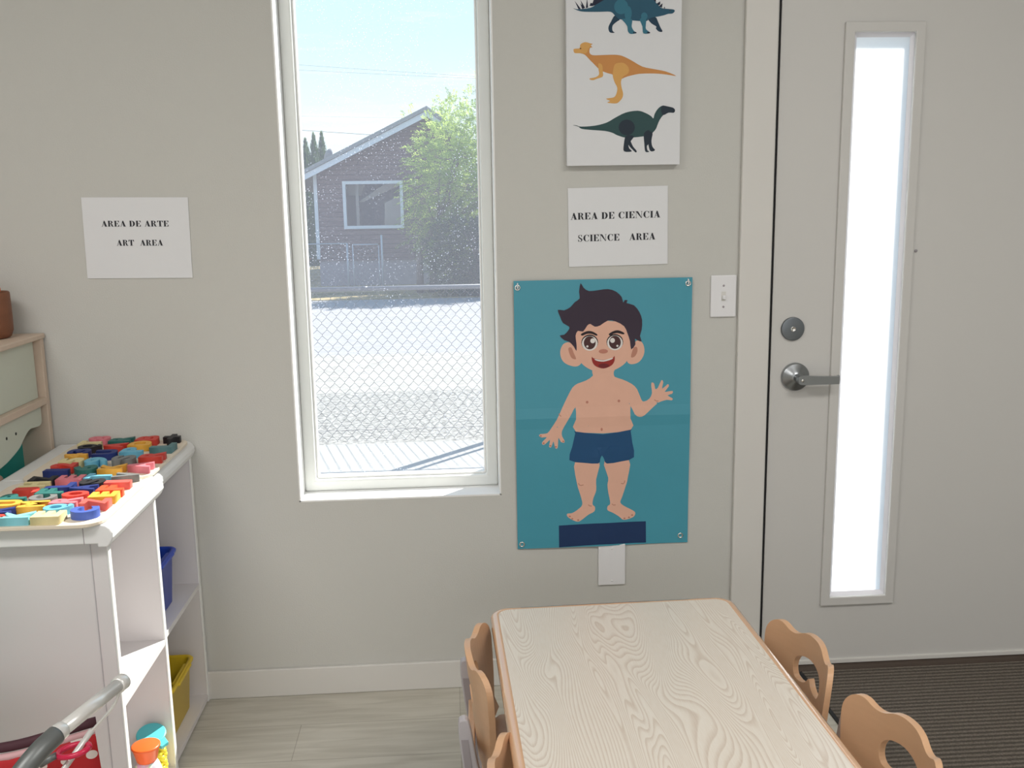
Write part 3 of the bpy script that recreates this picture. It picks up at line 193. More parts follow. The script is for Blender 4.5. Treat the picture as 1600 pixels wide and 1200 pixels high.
DINO=[["steg",2,[[0.0183,0.4068],[0.0201,0.4065],[0.0256,0.405],[0.0329,0.4042],[0.0426,0.4048],[0.0541,0.4061],[0.064,0.4078],[0.07,0.41],[0.0744,0.4126],[0.0796,0.4158],[0.0871,0.4199],[0.0955,0.4244],[0.103,0.4285],[0.1085,0.4316],[0.1132,0.4341],[0.1187,0.4369],[0.1258,0.4406],[0.1337,0.4446],[0.1422,0.4478],[0.151,0.4501],[0.1603,0.4517],[0.1696,0.4522],[0.179,0.4516],[0.1885,0.45],[0.197,0.4479],[0.2043,0.4451],[0.2108,0.4418],[0.2168,0.4384],[0.2225,0.4352],[0.2277,0.432],[0.2326,0.4285],[0.2368,0.4243],[0.2407,0.4198],[0.2445,0.4156],[0.2483,0.412],[0.2522,0.4088],[0.2565,0.4064],[0.2615,0.4052],[0.2669,0.4049],[0.2724,0.4045],[0.2782,0.404],[0.284,0.4035],[0.2884,0.4026],[0.2905,0.4013],[0.2911,0.3996],[0.2908,0.3978],[0.2895,0.396],[0.2873,0.3941],[0.2844,0.3926],[0.2809,0.3921],[0.2767,0.392],[0.2725,0.3916],[0.2688,0.3905],[0.2651,0.3892],[0.2605,0.3879],[0.2542,0.3866],[0.247,0.3853],[0.2406,0.3843],[0.2359,0.3836],[0.2321,0.3831],[0.2287,0.3824],[0.2258,0.3814],[0.2233,0.3802],[0.2208,0.3788],[0.219,0.3768],[0.2173,0.3746],[0.2128,0.3733],[0.2037,0.3734],[0.192,0.3743],[0.1812,0.3752],[0.1724,0.3759],[0.1645,0.3765],[0.1575,0.3772],[0.1516,0.3775],[0.1465,0.3779],[0.1418,0.3791],[0.1376,0.3816],[0.1338,0.3849],[0.1301,0.3883],[0.1268,0.3917],[0.1235,0.3951],[0.1184,0.3975],[0.1106,0.3982],[0.101,0.3979],[0.0911,0.3975],[0.0807,0.3975],[0.0699,0.3975],[0.06,0.3976],[0.0515,0.3979],[0.0438,0.3984],[0.0367,0.3995],[0.029,0.4019],[0.0218,0.4049]]],["stegdark",1,[[0.1301,0.3883],[0.1352,0.3869],[0.1408,0.3829],[0.1438,0.3791],[0.1422,0.3765],[0.1381,0.3742],[0.1339,0.3717],[0.1303,0.3689],[0.1266,0.366],[0.124,0.3626],[0.1231,0.3582],[0.1232,0.3535],[0.124,0.3497],[0.1261,0.3473],[0.129,0.3458],[0.1298,0.3448],[0.1269,0.3442],[0.1221,0.3442],[0.118,0.3449],[0.1158,0.3465],[0.1143,0.3489],[0.1134,0.3516],[0.1128,0.3543],[0.1128,0.3573],[0.1134,0.3608],[0.1151,0.3647],[0.1175,0.3691],[0.1202,0.3736],[0.1231,0.3793],[0.1264,0.3851]]],["steglight",3,[[0.1497,0.379],[0.1567,0.3804],[0.1674,0.3807],[0.1753,0.3789],[0.1769,0.3739],[0.1758,0.3668],[0.1752,0.3605],[0.1767,0.356],[0.1788,0.3524],[0.1811,0.3493],[0.1845,0.3469],[0.1881,0.3452],[0.1891,0.3437],[0.1852,0.3423],[0.1788,0.3413],[0.1732,0.3412],[0.1698,0.3424],[0.1672,0.3446],[0.1653,0.3476],[0.1644,0.3515],[0.1642,0.3562],[0.1634,0.3605],[0.1615,0.3639],[0.1591,0.3668],[0.1567,0.3698],[0.1532,0.3732],[0.1496,0.3766]]],["steglight",3,[[0.197,0.3789],[0.2014,0.3816],[0.2085,0.3826],[0.2136,0.3807],[0.2144,0.3739],[0.2133,0.3643],[0.2129,0.3566],[0.2143,0.3528],[0.2165,0.3509],[0.2188,0.3491],[0.222,0.347],[0.2252,0.345],[0.2256,0.3435],[0.2207,0.3421],[0.2129,0.3413],[0.2069,0.3425],[0.205,0.347],[0.2048,0.3537],[0.2041,0.3603],[0.2012,0.3671],[0.1978,0.3739]]],["stegdark",1,[[0.2188,0.3806],[0.2236,0.3831],[0.2318,0.3846],[0.2386,0.3843],[0.2423,0.3812],[0.2446,0.3762],[0.2466,0.3713],[0.2488,0.3669],[0.2507,0.3625],[0.2527,0.3583],[0.2553,0.354],[0.2579,0.3499],[0.2587,0.3471],[0.2565,0.346],[0.2525,0.3461],[0.2487,0.3471],[0.2456,0.3491],[0.2427,0.352],[0.2407,0.3546],[0.2408,0.3565],[0.2419,0.3582],[0.2415,0.3602],[0.2381,0.3623],[0.2333,0.3647],[0.2287,0.3676],[0.2241,0.3719],[0.2198,0.3768]]],["steglight",3,[[0.1655,0.4102],[0.1646,0.4043],[0.1619,0.399],[0.1577,0.3948],[0.1524,0.3921],[0.1466,0.3912],[0.1408,0.3921],[0.1355,0.3948],[0.1314,0.3991],[0.1288,0.4044],[0.1279,0.4103],[0.1288,0.4161],[0.1315,0.4214],[0.1357,0.4256],[0.1409,0.4283],[0.1468,0.4293],[0.1526,0.4283],[0.1578,0.4256],[0.1619,0.4214],[0.1646,0.4161]]],["steglight",3,[[0.1753,0.3937],[0.1748,0.388],[0.1734,0.3829],[0.1712,0.3788],[0.1685,0.3762],[0.1654,0.3753],[0.1624,0.3762],[0.1596,0.3788],[0.1575,0.3829],[0.1561,0.388],[0.1556,0.3937],[0.1561,0.3994],[0.1575,0.4045],[0.1597,0.4086],[0.1625,0.4112],[0.1655,0.412],[0.1686,0.4111],[0.1713,0.4085],[0.1735,0.4045],[0.1748,0.3994]]],["steglight",3,[[0.2176,0.3862],[0.2172,0.3832],[0.2159,0.3805],[0.214,0.3784],[0.2116,0.3771],[0.2089,0.3766],[0.2062,0.3771],[0.2038,0.3785],[0.2018,0.3806],[0.2006,0.3833],[0.2002,0.3862],[0.2006,0.3892],[0.2018,0.3919],[0.2038,0.394],[0.2062,0.3953],[0.2089,0.3958],[0.2116,0.3953],[0.214,0.3939],[0.2159,0.3918],[0.2172,0.3891]]],["navy",1,[[0.0671,0.4115],[0.0767,0.4362],[0.0993,0.4503],[0.1129,0.4413],[0.0991,0.4253],[0.0835,0.4158]]],["navy",1,[[0.0991,0.4267],[0.1032,0.4558],[0.1267,0.4758],[0.1383,0.4558],[0.1304,0.4413]]],["navy",1,[[0.1284,0.4413],[0.1364,0.4685],[0.1579,0.4885],[0.1716,0.4686],[0.1656,0.4486]]],["navy",1,[[0.1656,0.4486],[0.1755,0.4741],[0.1951,0.485],[0.2049,0.465],[0.199,0.4468]]],["navy",1,[[0.197,0.4468],[0.2069,0.4632],[0.2246,0.4687],[0.2286,0.4505],[0.2207,0.4358]]],["navy",1,[[0.2187,0.4369],[0.2286,0.4505],[0.2396,0.4505],[0.2413,0.434],[0.2389,0.4175],[0.2326,0.4259]]],["navy",1,[[0.2382,0.4156],[0.2516,0.4237],[0.2517,0.4156],[0.2437,0.4112]]],["navy",1,[[0.2477,0.4112],[0.258,0.4185],[0.2565,0.4075]]],["navy",1,[[0.0621,0.4122],[0.0649,0.4202],[0.0749,0.4187],[0.0718,0.4129]]],["navy",1,[[0.2612,0.406],[0.2636,0.4104],[0.2652,0.4053]]],["navy",1,[[0.0224,0.426],[0.0391,0.405],[0.0329,0.4042]]],["navy",1,[[0.0383,0.4275],[0.0504,0.4078],[0.0438,0.4057]]],["navy",1,[[0.037,0.4195],[0.0484,0.4064],[0.0426,0.4049]]],["navy",1,[[0.0557,0.4322],[0.0585,0.4086],[0.0523,0.4071]]],["eye",4,[[0.28,0.4001],[0.2795,0.3993],[0.2784,0.399],[0.2773,0.3993],[0.2768,0.4001],[0.2773,0.4008],[0.2784,0.4012],[0.2795,0.4008]]],["navy",4,[[0.1263,0.3459],[0.1256,0.3446],[0.1239,0.3441],[0.1223,0.3447],[0.1216,0.346],[0.1223,0.3473],[0.124,0.3478],[0.1256,0.3473]]],["navy",4,[[0.1835,0.3445],[0.1828,0.3432],[0.1811,0.3427],[0.1795,0.3432],[0.1788,0.3445],[0.1795,0.3458],[0.1811,0.3464],[0.1828,0.3458]]],["navy",4,[[0.1883,0.3445],[0.1876,0.3432],[0.1859,0.3426],[0.1842,0.3432],[0.1835,0.3445],[0.1842,0.3458],[0.1859,0.3463],[0.1876,0.3458]]],["navy",4,[[0.2212,0.3443],[0.2205,0.343],[0.2188,0.3424],[0.2171,0.343],[0.2164,0.3443],[0.2171,0.3456],[0.2188,0.3462],[0.2205,0.3456]]],["navy",4,[[0.2248,0.3443],[0.2241,0.343],[0.2224,0.3424],[0.2207,0.343],[0.22,0.3443],[0.2207,0.3456],[0.2224,0.3461],[0.2241,0.3456]]],["navy",4,[[0.2571,0.3482],[0.2564,0.3469],[0.2547,0.3463],[0.253,0.3469],[0.2523,0.3482],[0.253,0.3495],[0.2547,0.3501],[0.2564,0.3495]]],["orange",1,[[0.0191,0.3024],[0.0199,0.3036],[0.0214,0.3041],[0.0238,0.3045],[0.0275,0.3048],[0.032,0.3049],[0.0355,0.3059],[0.0365,0.3085],[0.0365,0.312],[0.0376,0.3151],[0.0406,0.3177],[0.0448,0.3198],[0.0493,0.321],[0.0546,0.3204],[0.0603,0.3188],[0.0649,0.3175],[0.0679,0.3171],[0.0697,0.3169],[0.0704,0.3164],[0.0692,0.3154],[0.067,0.3141],[0.0656,0.3127],[0.0666,0.3109],[0.0686,0.309],[0.0695,0.3075],[0.0681,0.3072],[0.0656,0.3074],[0.0636,0.3064],[0.0624,0.3031],[0.0616,0.2986],[0.0619,0.2946],[0.0633,0.2917],[0.0658,0.2894],[0.0705,0.2878],[0.0781,0.2873],[0.0878,0.2876],[0.098,0.2879],[0.1086,0.2882],[0.1197,0.2885],[0.1295,0.2884],[0.1368,0.288],[0.1428,0.2872],[0.1493,0.2856],[0.1566,0.2828],[0.1644,0.2792],[0.173,0.2749],[0.1831,0.2692],[0.194,0.2628],[0.2049,0.2576],[0.2156,0.2546],[0.2263,0.2527],[0.237,0.2508],[0.2479,0.2489],[0.2588,0.2469],[0.2692,0.2444],[0.2811,0.2403],[0.2925,0.2356],[0.2976,0.2327],[0.2925,0.2329],[0.2811,0.235],[0.2693,0.2368],[0.2591,0.2379],[0.2485,0.2389],[0.237,0.2395],[0.2239,0.2397],[0.21,0.2396],[0.1969,0.2389],[0.1852,0.2372],[0.1744,0.2348],[0.165,0.2325],[0.1574,0.2298],[0.1512,0.2271],[0.145,0.2263],[0.1383,0.2289],[0.1315,0.2334],[0.1252,0.2371],[0.1197,0.2391],[0.1145,0.2404],[0.1094,0.2418],[0.1039,0.2437],[0.0983,0.2457],[0.0937,0.2477],[0.0905,0.2495],[0.0882,0.2513],[0.0858,0.2534],[0.0835,0.2555],[0.0812,0.2578],[0.078,0.2609],[0.0734,0.2655],[0.0678,0.2708],[0.0625,0.276],[0.0578,0.2809],[0.0534,0.2855],[0.0489,0.2891],[0.0444,0.2912],[0.0399,0.2923],[0.0353,0.293],[0.0304,0.2932],[0.0254,0.2931],[0.0217,0.2938],[0.0197,0.2964],[0.019,0.2997]]],["orangel",2,[[0.086,0.2664],[0.0888,0.2669],[0.0927,0.2655],[0.0958,0.2626],[0.097,0.2578],[0.0974,0.2516],[0.0976,0.2457],[0.0983,0.2408],[0.0988,0.2363],[0.0975,0.2326],[0.0932,0.2302],[0.0871,0.2286],[0.0816,0.2272],[0.0779,0.2256],[0.0748,0.2243],[0.0718,0.2236],[0.0683,0.2238],[0.065,0.2246],[0.0627,0.2256],[0.0615,0.2264],[0.0613,0.2273],[0.0627,0.2282],[0.0668,0.2289],[0.0726,0.2297],[0.0777,0.231],[0.0819,0.2328],[0.0854,0.2352],[0.0877,0.2384],[0.0879,0.2429],[0.0867,0.2482],[0.0858,0.2534],[0.0854,0.2585],[0.0851,0.2634]]],["orangel",2,[[0.0191,0.3024],[0.0199,0.3036],[0.0214,0.3041],[0.0238,0.3045],[0.0275,0.3048],[0.032,0.3049],[0.0355,0.3059],[0.0365,0.3085],[0.0365,0.312],[0.0376,0.3151],[0.0406,0.3177],[0.0448,0.3198],[0.0493,0.321],[0.0548,0.3206],[0.0607,0.3191],[0.0649,0.3175],[0.0665,0.3162],[0.0665,0.3147],[0.0656,0.3127],[0.0639,0.3101],[0.0614,0.3071],[0.0589,0.3039],[0.0573,0.2999],[0.0557,0.2958],[0.0529,0.2928],[0.0477,0.292],[0.0413,0.2925],[0.0353,0.293],[0.0301,0.2929],[0.0253,0.293],[0.0217,0.2938],[0.0197,0.2964],[0.019,0.2997]]],["orangel",2,[[0.1333,0.2659],[0.1391,0.2675],[0.1465,0.2683],[0.1532,0.2676],[0.1587,0.2649],[0.1637,0.2607],[0.167,0.2562],[0.1686,0.2512],[0.1686,0.2458],[0.167,0.2411],[0.1631,0.2378],[0.1576,0.235],[0.153,0.2319],[0.1501,0.2279],[0.1481,0.2234],[0.147,0.2188],[0.147,0.2139],[0.1478,0.2088],[0.1489,0.2036],[0.1503,0.1984],[0.1519,0.1932],[0.1528,0.1884],[0.1528,0.1843],[0.1521,0.1805],[0.1508,0.177],[0.1486,0.1736],[0.1457,0.1704],[0.1428,0.1677],[0.1404,0.1655],[0.138,0.1639],[0.1348,0.1629],[0.1298,0.1626],[0.1239,0.163],[0.1188,0.1635],[0.1146,0.164],[0.1112,0.1647],[0.1097,0.1656],[0.1118,0.1666],[0.1158,0.1678],[0.1176,0.1692],[0.1146,0.1711],[0.1094,0.1731],[0.1065,0.1747],[0.1083,0.1757],[0.1125,0.1762],[0.1169,0.1768],[0.121,0.1774],[0.1253,0.178],[0.1289,0.1793],[0.1315,0.1817],[0.1334,0.1849],[0.1349,0.1887],[0.1362,0.1933],[0.1372,0.1985],[0.137,0.2038],[0.135,0.2087],[0.1318,0.2137],[0.1291,0.219],[0.127,0.225],[0.1253,0.2315],[0.1244,0.2379],[0.1247,0.2445],[0.1259,0.2511],[0.1273,0.2566],[0.1286,0.2607],[0.1302,0.2637]]],["eye",3,[[0.0398,0.3048],[0.0392,0.3035],[0.0378,0.303],[0.0364,0.3035],[0.0359,0.3048],[0.0365,0.3061],[0.0378,0.3066],[0.0392,0.3061]]],["green",1,[[0.0162,0.1073],[0.0179,0.1074],[0.0223,0.107],[0.0269,0.1063],[0.0298,0.1052],[0.0328,0.1038],[0.0387,0.103],[0.0496,0.1031],[0.0634,0.1039],[0.0765,0.1052],[0.0879,0.1072],[0.0986,0.1098],[0.1085,0.113],[0.1169,0.1169],[0.1245,0.1214],[0.1326,0.1259],[0.1415,0.1305],[0.1508,0.1351],[0.1607,0.1387],[0.1715,0.1412],[0.1829,0.1427],[0.1928,0.1431],[0.2006,0.1422],[0.207,0.1401],[0.213,0.1377],[0.2191,0.135],[0.2246,0.1318],[0.2292,0.129],[0.2323,0.1261],[0.2344,0.1234],[0.2361,0.1227],[0.2373,0.1249],[0.238,0.129],[0.2393,0.1334],[0.2415,0.1378],[0.2442,0.1425],[0.2474,0.1467],[0.2511,0.1503],[0.2552,0.1534],[0.2595,0.1553],[0.264,0.1557],[0.2688,0.1549],[0.2738,0.1539],[0.2795,0.1528],[0.2854,0.1514],[0.2901,0.1498],[0.293,0.148],[0.2947,0.146],[0.2954,0.1439],[0.2954,0.1414],[0.2944,0.1388],[0.2922,0.137],[0.2883,0.1368],[0.2831,0.1374],[0.2779,0.1373],[0.273,0.1358],[0.268,0.1336],[0.2637,0.131],[0.2605,0.1281],[0.2579,0.1249],[0.2556,0.1215],[0.2534,0.118],[0.2515,0.1142],[0.2496,0.11],[0.2477,0.1051],[0.2458,0.0997],[0.2435,0.0947],[0.2402,0.0904],[0.2364,0.0865],[0.2334,0.0833],[0.232,0.0808],[0.2313,0.079],[0.2293,0.0776],[0.2251,0.0768],[0.2195,0.0765],[0.2131,0.076],[0.2057,0.0752],[0.1974,0.0742],[0.1887,0.0735],[0.1794,0.0728],[0.1697,0.0722],[0.1604,0.0726],[0.1516,0.0744],[0.1433,0.0771],[0.1363,0.0797],[0.1317,0.0818],[0.1284,0.0839],[0.1243,0.0858],[0.1188,0.0876],[0.1124,0.0893],[0.1043,0.0908],[0.0932,0.092],[0.0804,0.093],[0.0684,0.0939],[0.0579,0.0949],[0.0483,0.0959],[0.0406,0.0972],[0.0362,0.0991],[0.0338,0.1012],[0.0308,0.1032],[0.0254,0.1049],[0.0194,0.1064]]],["greend",2,[[0.1613,0.0772],[0.1683,0.0793],[0.1771,0.0787],[0.1827,0.0767],[0.1821,0.0731],[0.1782,0.068],[0.1746,0.0634],[0.1721,0.0599],[0.1698,0.0569],[0.1685,0.0538],[0.1684,0.0505],[0.1691,0.0472],[0.1705,0.0441],[0.1734,0.041],[0.1769,0.0381],[0.1773,0.0361],[0.1716,0.035],[0.1628,0.0349],[0.1563,0.0367],[0.1543,0.041],[0.1546,0.0473],[0.1555,0.0541],[0.1564,0.0623],[0.158,0.0711]]],["greend",1,[[0.1717,0.0673],[0.1742,0.0635],[0.1773,0.0563],[0.1806,0.0496],[0.1843,0.045],[0.1882,0.0409],[0.1907,0.0377],[0.1912,0.0352],[0.1903,0.0335],[0.1887,0.0331],[0.1866,0.0343],[0.1838,0.0367],[0.1806,0.0399],[0.1763,0.044],[0.1715,0.049],[0.1685,0.0538],[0.1682,0.0595],[0.1697,0.0651]]],["greend",2,[[0.211,0.0838],[0.2155,0.089],[0.2218,0.092],[0.226,0.0904],[0.2265,0.0811],[0.2249,0.0671],[0.2232,0.0564],[0.2218,0.0526],[0.2202,0.0519],[0.2192,0.0506],[0.219,0.0469],[0.2195,0.0425],[0.2204,0.0389],[0.2226,0.0368],[0.2253,0.0356],[0.2261,0.0349],[0.2234,0.0338],[0.2188,0.0333],[0.2151,0.0351],[0.2134,0.0405],[0.2125,0.0483],[0.2119,0.0566],[0.2108,0.066],[0.21,0.0761]]],["greend",1,[[0.2191,0.0856],[0.2234,0.0887],[0.2298,0.0881],[0.2342,0.0852],[0.2344,0.0795],[0.2326,0.0714],[0.2314,0.0639],[0.2318,0.0581],[0.2328,0.0529],[0.2343,0.0483],[0.2371,0.0443],[0.2405,0.0409],[0.2416,0.0384],[0.2388,0.0363],[0.2338,0.0351],[0.2294,0.0359],[0.2268,0.0394],[0.2249,0.045],[0.2233,0.0525],[0.221,0.0635],[0.219,0.0764]]],["greend",2,[[0.1855,0.0991],[0.1844,0.0926],[0.1813,0.0869],[0.1763,0.0824],[0.1701,0.0796],[0.1633,0.0787],[0.1564,0.0799],[0.1503,0.083],[0.1454,0.0877],[0.1423,0.0936],[0.1412,0.1],[0.1423,0.1064],[0.1455,0.1121],[0.1504,0.1166],[0.1566,0.1194],[0.1634,0.1203],[0.1703,0.1191],[0.1764,0.1161],[0.1813,0.1114],[0.1845,0.1055]]],["greend",2,[[0.2595,0.1553],[0.2633,0.1561],[0.2684,0.1552],[0.2738,0.1539],[0.2795,0.1528],[0.2854,0.1514],[0.2901,0.1498],[0.293,0.148],[0.2947,0.146],[0.2954,0.1439],[0.2954,0.1414],[0.2944,0.1388],[0.2922,0.137],[0.2883,0.1368],[0.2831,0.1374],[0.2779,0.1373],[0.2729,0.1351],[0.2679,0.1321],[0.2637,0.131],[0.2608,0.1329],[0.2587,0.1365],[0.2576,0.1407],[0.2572,0.1458],[0.2577,0.1515]]]]
# ================================================================ THE ROOM
def wood_floor():
    m = bpy.data.materials.new('floor_planks'); m.use_nodes = True; n = m.node_tree; p = n.nodes['Principled BSDF']
    t = n.nodes.new('ShaderNodeTexCoord'); br = n.nodes.new('ShaderNodeTexBrick')
    br.inputs['Scale'].default_value = 1.0; br.inputs['Brick Width'].default_value = 1.2; br.inputs['Row Height'].default_value = .18
    br.inputs['Mortar Size'].default_value = .0012; br.inputs['Color1'].default_value = (.50,.475,.41,1); br.inputs['Color2'].default_value = (.57,.545,.48,1); br.inputs['Mortar'].default_value = (.38,.355,.30,1)
    br.offset = .37
    mp = n.nodes.new('ShaderNodeMapping'); mp.inputs['Scale'].default_value = (1.6, 16, 1)
    z = n.nodes.new('ShaderNodeTexNoise'); z.inputs['Scale'].default_value = 2.4; z.inputs['Detail'].default_value = 6; z.inputs['Distortion'].default_value = .6
    cr_ = n.nodes.new('ShaderNodeValToRGB'); cr_.color_ramp.elements[0].position = .3; cr_.color_ramp.elements[0].color = (.80,.79,.76,1); cr_.color_ramp.elements[1].position = .62; cr_.color_ramp.elements[1].color = (1.06,1.06,1.06,1)
    x = n.nodes.new('ShaderNodeMixRGB'); x.blend_type = 'MULTIPLY'; x.inputs[0].default_value = .9
    n.links.new(t.outputs['Object'], br.inputs['Vector']); n.links.new(t.outputs['Object'], mp.inputs[0]); n.links.new(mp.outputs[0], z.inputs['Vector'])
    n.links.new(z.outputs['Fac'], cr_.inputs[0]); n.links.new(br.outputs['Color'], x.inputs[1]); n.links.new(cr_.outputs[0], x.inputs[2]); n.links.new(x.outputs[0], p.inputs['Base Color'])
    p.inputs['Roughness'].default_value = .42
    return m
FLOOR = wood_floor()
XL, XR, YF, ZC = -2.9, 3.2, -5.3, 2.7
ST = dict(kind='structure')
WX0, WX1, WZ0, WZ1 = -.443, .137, .592, 2.30        # window opening
DX0, DX1, DZ1 = .917, 1.853, 2.06                   # door opening
b = MB()
WT = .152
b.box(XL, WX0, 0, WT, -.05, ZC); b.box(WX0, WX1, 0, WT, -.05, WZ0); b.box(WX0, WX1, 0, WT, WZ1, ZC)
b.box(WX1, DX0, 0, WT, -.05, ZC); b.box(DX0, DX1, 0, WT, DZ1, ZC); b.box(DX1, XR, 0, WT, -.05, ZC)
tag(b.build('wall_back', WALL), **ST)
box('wall_left', XL-.12, XL, YF, WT, -.05, ZC, WALL, **ST)
box('wall_right', XR, XR+.12, YF, WT, -.05, ZC, WALL, **ST)
box('wall_front', XL-.12, XR+.12, YF-.12, YF, -.05, ZC, WALL, **ST)
box('floor', XL, XR, YF, 0.0, -.05, 0, FLOOR, **ST)
box('ceiling', XL-.12, XR+.12, YF-.12, WT, ZC, ZC+.1, WHITE, **ST)
box('baseboard_back', XL, .826, -.012, 0, 0, .086, TRIM, bevel=.003, **ST)
box('baseboard_right', XR-.012, XR, YF, -.02, 0, .086, TRIM, **ST)
# made-up frames around the added ceiling fill lights
for i, (x, y) in enumerate(((-1.3, -2.3), (1.3, -2.3))):
    bb = MB()
    for q in ((x-.62,x-.58,y-.32,y+.32),(x+.58,x+.62,y-.32,y+.32),(x-.58,x+.58,y-.32,y-.28),(x-.58,x+.58,y+.28,y+.32)): bb.box(*q, 2.65, 2.7)
    tag(bb.build('fill_light_frame', WHITE), label=('white frame of an added ceiling fill light above the ' + ('shelf side of the room','door side of the room')[i]), cat='ceiling lamp', group='added ceiling fill lights')
# window: painted reveal, vinyl frame, glass
win = empty('window_1', (0, 0, 0), kind='structure')
def frame(name, x0, x1, z0, z1, w_, y0, y1, m, parent, bevel=.003, slope=0):
    """mitred rectangular frame; slope sinks the inner edge of the room-side face by that much"""
    bb = MB()
    def lp(i, y): return [bb.b.verts.new(q) for q in ((x0+i, y, z0+i), (x1-i, y, z0+i), (x1-i, y, z1-i), (x0+i, y, z1-i))]
    L_ = [lp(0, y1), lp(0, y0), lp(w_, y0+slope), lp(w_, y1)]
    for i in range(4):
        for k in range(4): bb.b.faces.new((L_[i][k], L_[i][(k+1)%4], L_[(i+1)%4][(k+1)%4], L_[(i+1)%4][k]))
    return bb.build(name, m, parent, bevel=bevel)
bb = MB(); t_ = .004
bb.box(WX0, WX0+t_, -.001, WT, WZ0, WZ1); bb.box(WX1-t_, WX1, -.001, WT, WZ0, WZ1); bb.box(WX0, WX1, -.001, WT, WZ0-.001, WZ0+t_); bb.box(WX0, WX1, -.001, WT, WZ1-t_, WZ1+.001)
bb.build('window_reveal', WHITE, win)
frame('window_frame', WX0+t_, WX1-t_, WZ0+t_, WZ1-t_, .034, .088, .150, VINYL, win, .006)
frame('glazing_bead', WX0+.038, WX1-.038, WZ0+.038, WZ1-.038, .006, .104, .140, WHITE, win, .002)
def glass_mat(name, haze, speck, tint=(.97,.985,.98,1)):
    m = bpy.data.materials.new(name); m.use_nodes = True; n = m.node_tree; n.nodes.clear()
    out = n.nodes.new('ShaderNodeOutputMaterial'); tr = n.nodes.new('ShaderNodeBsdfTransparent'); tr.inputs[0].default_value = tint
    gl = n.nodes.new('ShaderNodeBsdfGlossy'); gl.inputs['Roughness'].default_value = .02
    fr = n.nodes.new('ShaderNodeFresnel'); fr.inputs['IOR'].default_value = 1.35
    m1 = n.nodes.new('ShaderNodeMixShader'); n.links.new(fr.outputs[0], m1.inputs[0]); n.links.new(tr.outputs[0], m1.inputs[1]); n.links.new(gl.outputs[0], m1.inputs[2])
    tl = n.nodes.new('ShaderNodeBsdfTranslucent'); tl.inputs[0].default_value = (.74,.79,.96,1)
    t = n.nodes.new('ShaderNodeTexCoord'); z = n.nodes.new('ShaderNodeTexVoronoi'); z.inputs['Scale'].default_value = 150
    z2 = n.nodes.new('ShaderNodeTexNoise'); z2.inputs['Scale'].default_value = 9; z2.inputs['Detail'].default_value = 4
    c1 = n.nodes.new('ShaderNodeValToRGB'); c1.color_ramp.elements[0].position = .08; c1.color_ramp.elements[0].color = (1,1,1,1); c1.color_ramp.elements[1].position = .22; c1.color_ramp.elements[1].color = (0,0,0,1)
    c2 = n.nodes.new('ShaderNodeValToRGB'); c2.color_ramp.elements[0].position = .42; c2.color_ramp.elements[1].position = .62
    n.links.new(t.outputs['Object'], z.inputs['Vector']); n.links.new(t.outputs['Object'], z2.inputs['Vector'])
    n.links.new(z.outputs['Distance'], c1.inputs[0]); n.links.new(z2.outputs['Fac'], c2.inputs[0])
    mu = n.nodes.new('ShaderNodeMath'); mu.operation = 'MULTIPLY'; n.links.new(c1.outputs[0], mu.inputs[0]); n.links.new(c2.outputs[0], mu.inputs[1])
    sc = n.nodes.new('ShaderNodeMath'); sc.operation = 'MULTIPLY_ADD'; sc.inputs[1].default_value = speck; sc.inputs[2].default_value = haze; n.links.new(mu.outputs[0], sc.inputs[0])
    m2 = n.nodes.new('ShaderNodeMixShader'); n.links.new(sc.outputs[0], m2.inputs[0]); n.links.new(m1.outputs[0], m2.inputs[1]); n.links.new(tl.outputs[0], m2.inputs[2])
    n.links.new(m2.outputs[0], out.inputs[0]); return m
GLASS = glass_mat('dusty_glass', .10, .7)
b = MB(); b.quad([(WX0+.04, .145, WZ0+.04), (WX1-.04, .145, WZ0+.04), (WX1-.04, .145, WZ1-.04), (WX0+.04, .145, WZ1-.04)])
b.build('window_pane', GLASS, win)

# door with casing, lite, hardware
b = MB(); b.box(.821, .9115, -.016, 0, 0, DZ1+.09); b.box(.9115, DX1+.002, -.016, 0, DZ1, DZ1+.09); b.box(DX1+.002, DX1+.092, -.016, 0, 0, DZ1+.09)
tag(b.build('trim_1', TRIM, bevel=.003), **ST)
b = MB(); b.box(DX0, DX0+.004, .0, WT, 0, DZ1); b.box(DX1-.004, DX1, 0, WT, 0, DZ1); b.box(DX0, DX1, 0, WT, DZ1-.004, DZ1)
b.box(DX0, DX0+.02, .06, WT, 0, DZ1); b.box(DX1-.02, DX1, .06, WT, 0, DZ1)
tag(b.build('trim_2', DARK), **ST)
door = empty('door_1', (1.385, .02, 0), kind='structure')
def dl(x): return x - 1.385
LX0, LX1, LZ0, LZ1 = 1.128, 1.306, .231, 1.872
b = MB()
x0, x1, z0, z1 = dl(.9245), dl(1.848), .031, DZ1-.006
b.box(x0, dl(LX0), -.018, .03, z0, z1); b.box(dl(LX1), x1, -.018, .03, z0, z1); b.box(dl(LX0), dl(LX1), -.018, .03, z0, LZ0); b.box(dl(LX0), dl(LX1), -.018, .03, LZ1, z1)
b.build('door_leaf', DOORP, door)
box('weather_strip', dl(.9115), dl(.9242), -.012, .03, .02, z1, BLACK, door)
box('door_sweep', x0, x1, -.024, .01, .0165, .031, TRIM, door, bevel=.002)
frame('lite_frame', dl(1.101), dl(1.328), .207, 1.897, .0275, -.028, -.016, DOORP, door, .003)
frame('lite_bead', dl(LX0), dl(LX1), LZ0, LZ1, .013, -.0175, -.0042, mat('bead_white', (.80,.79,.83), .4), door, 0, .011)
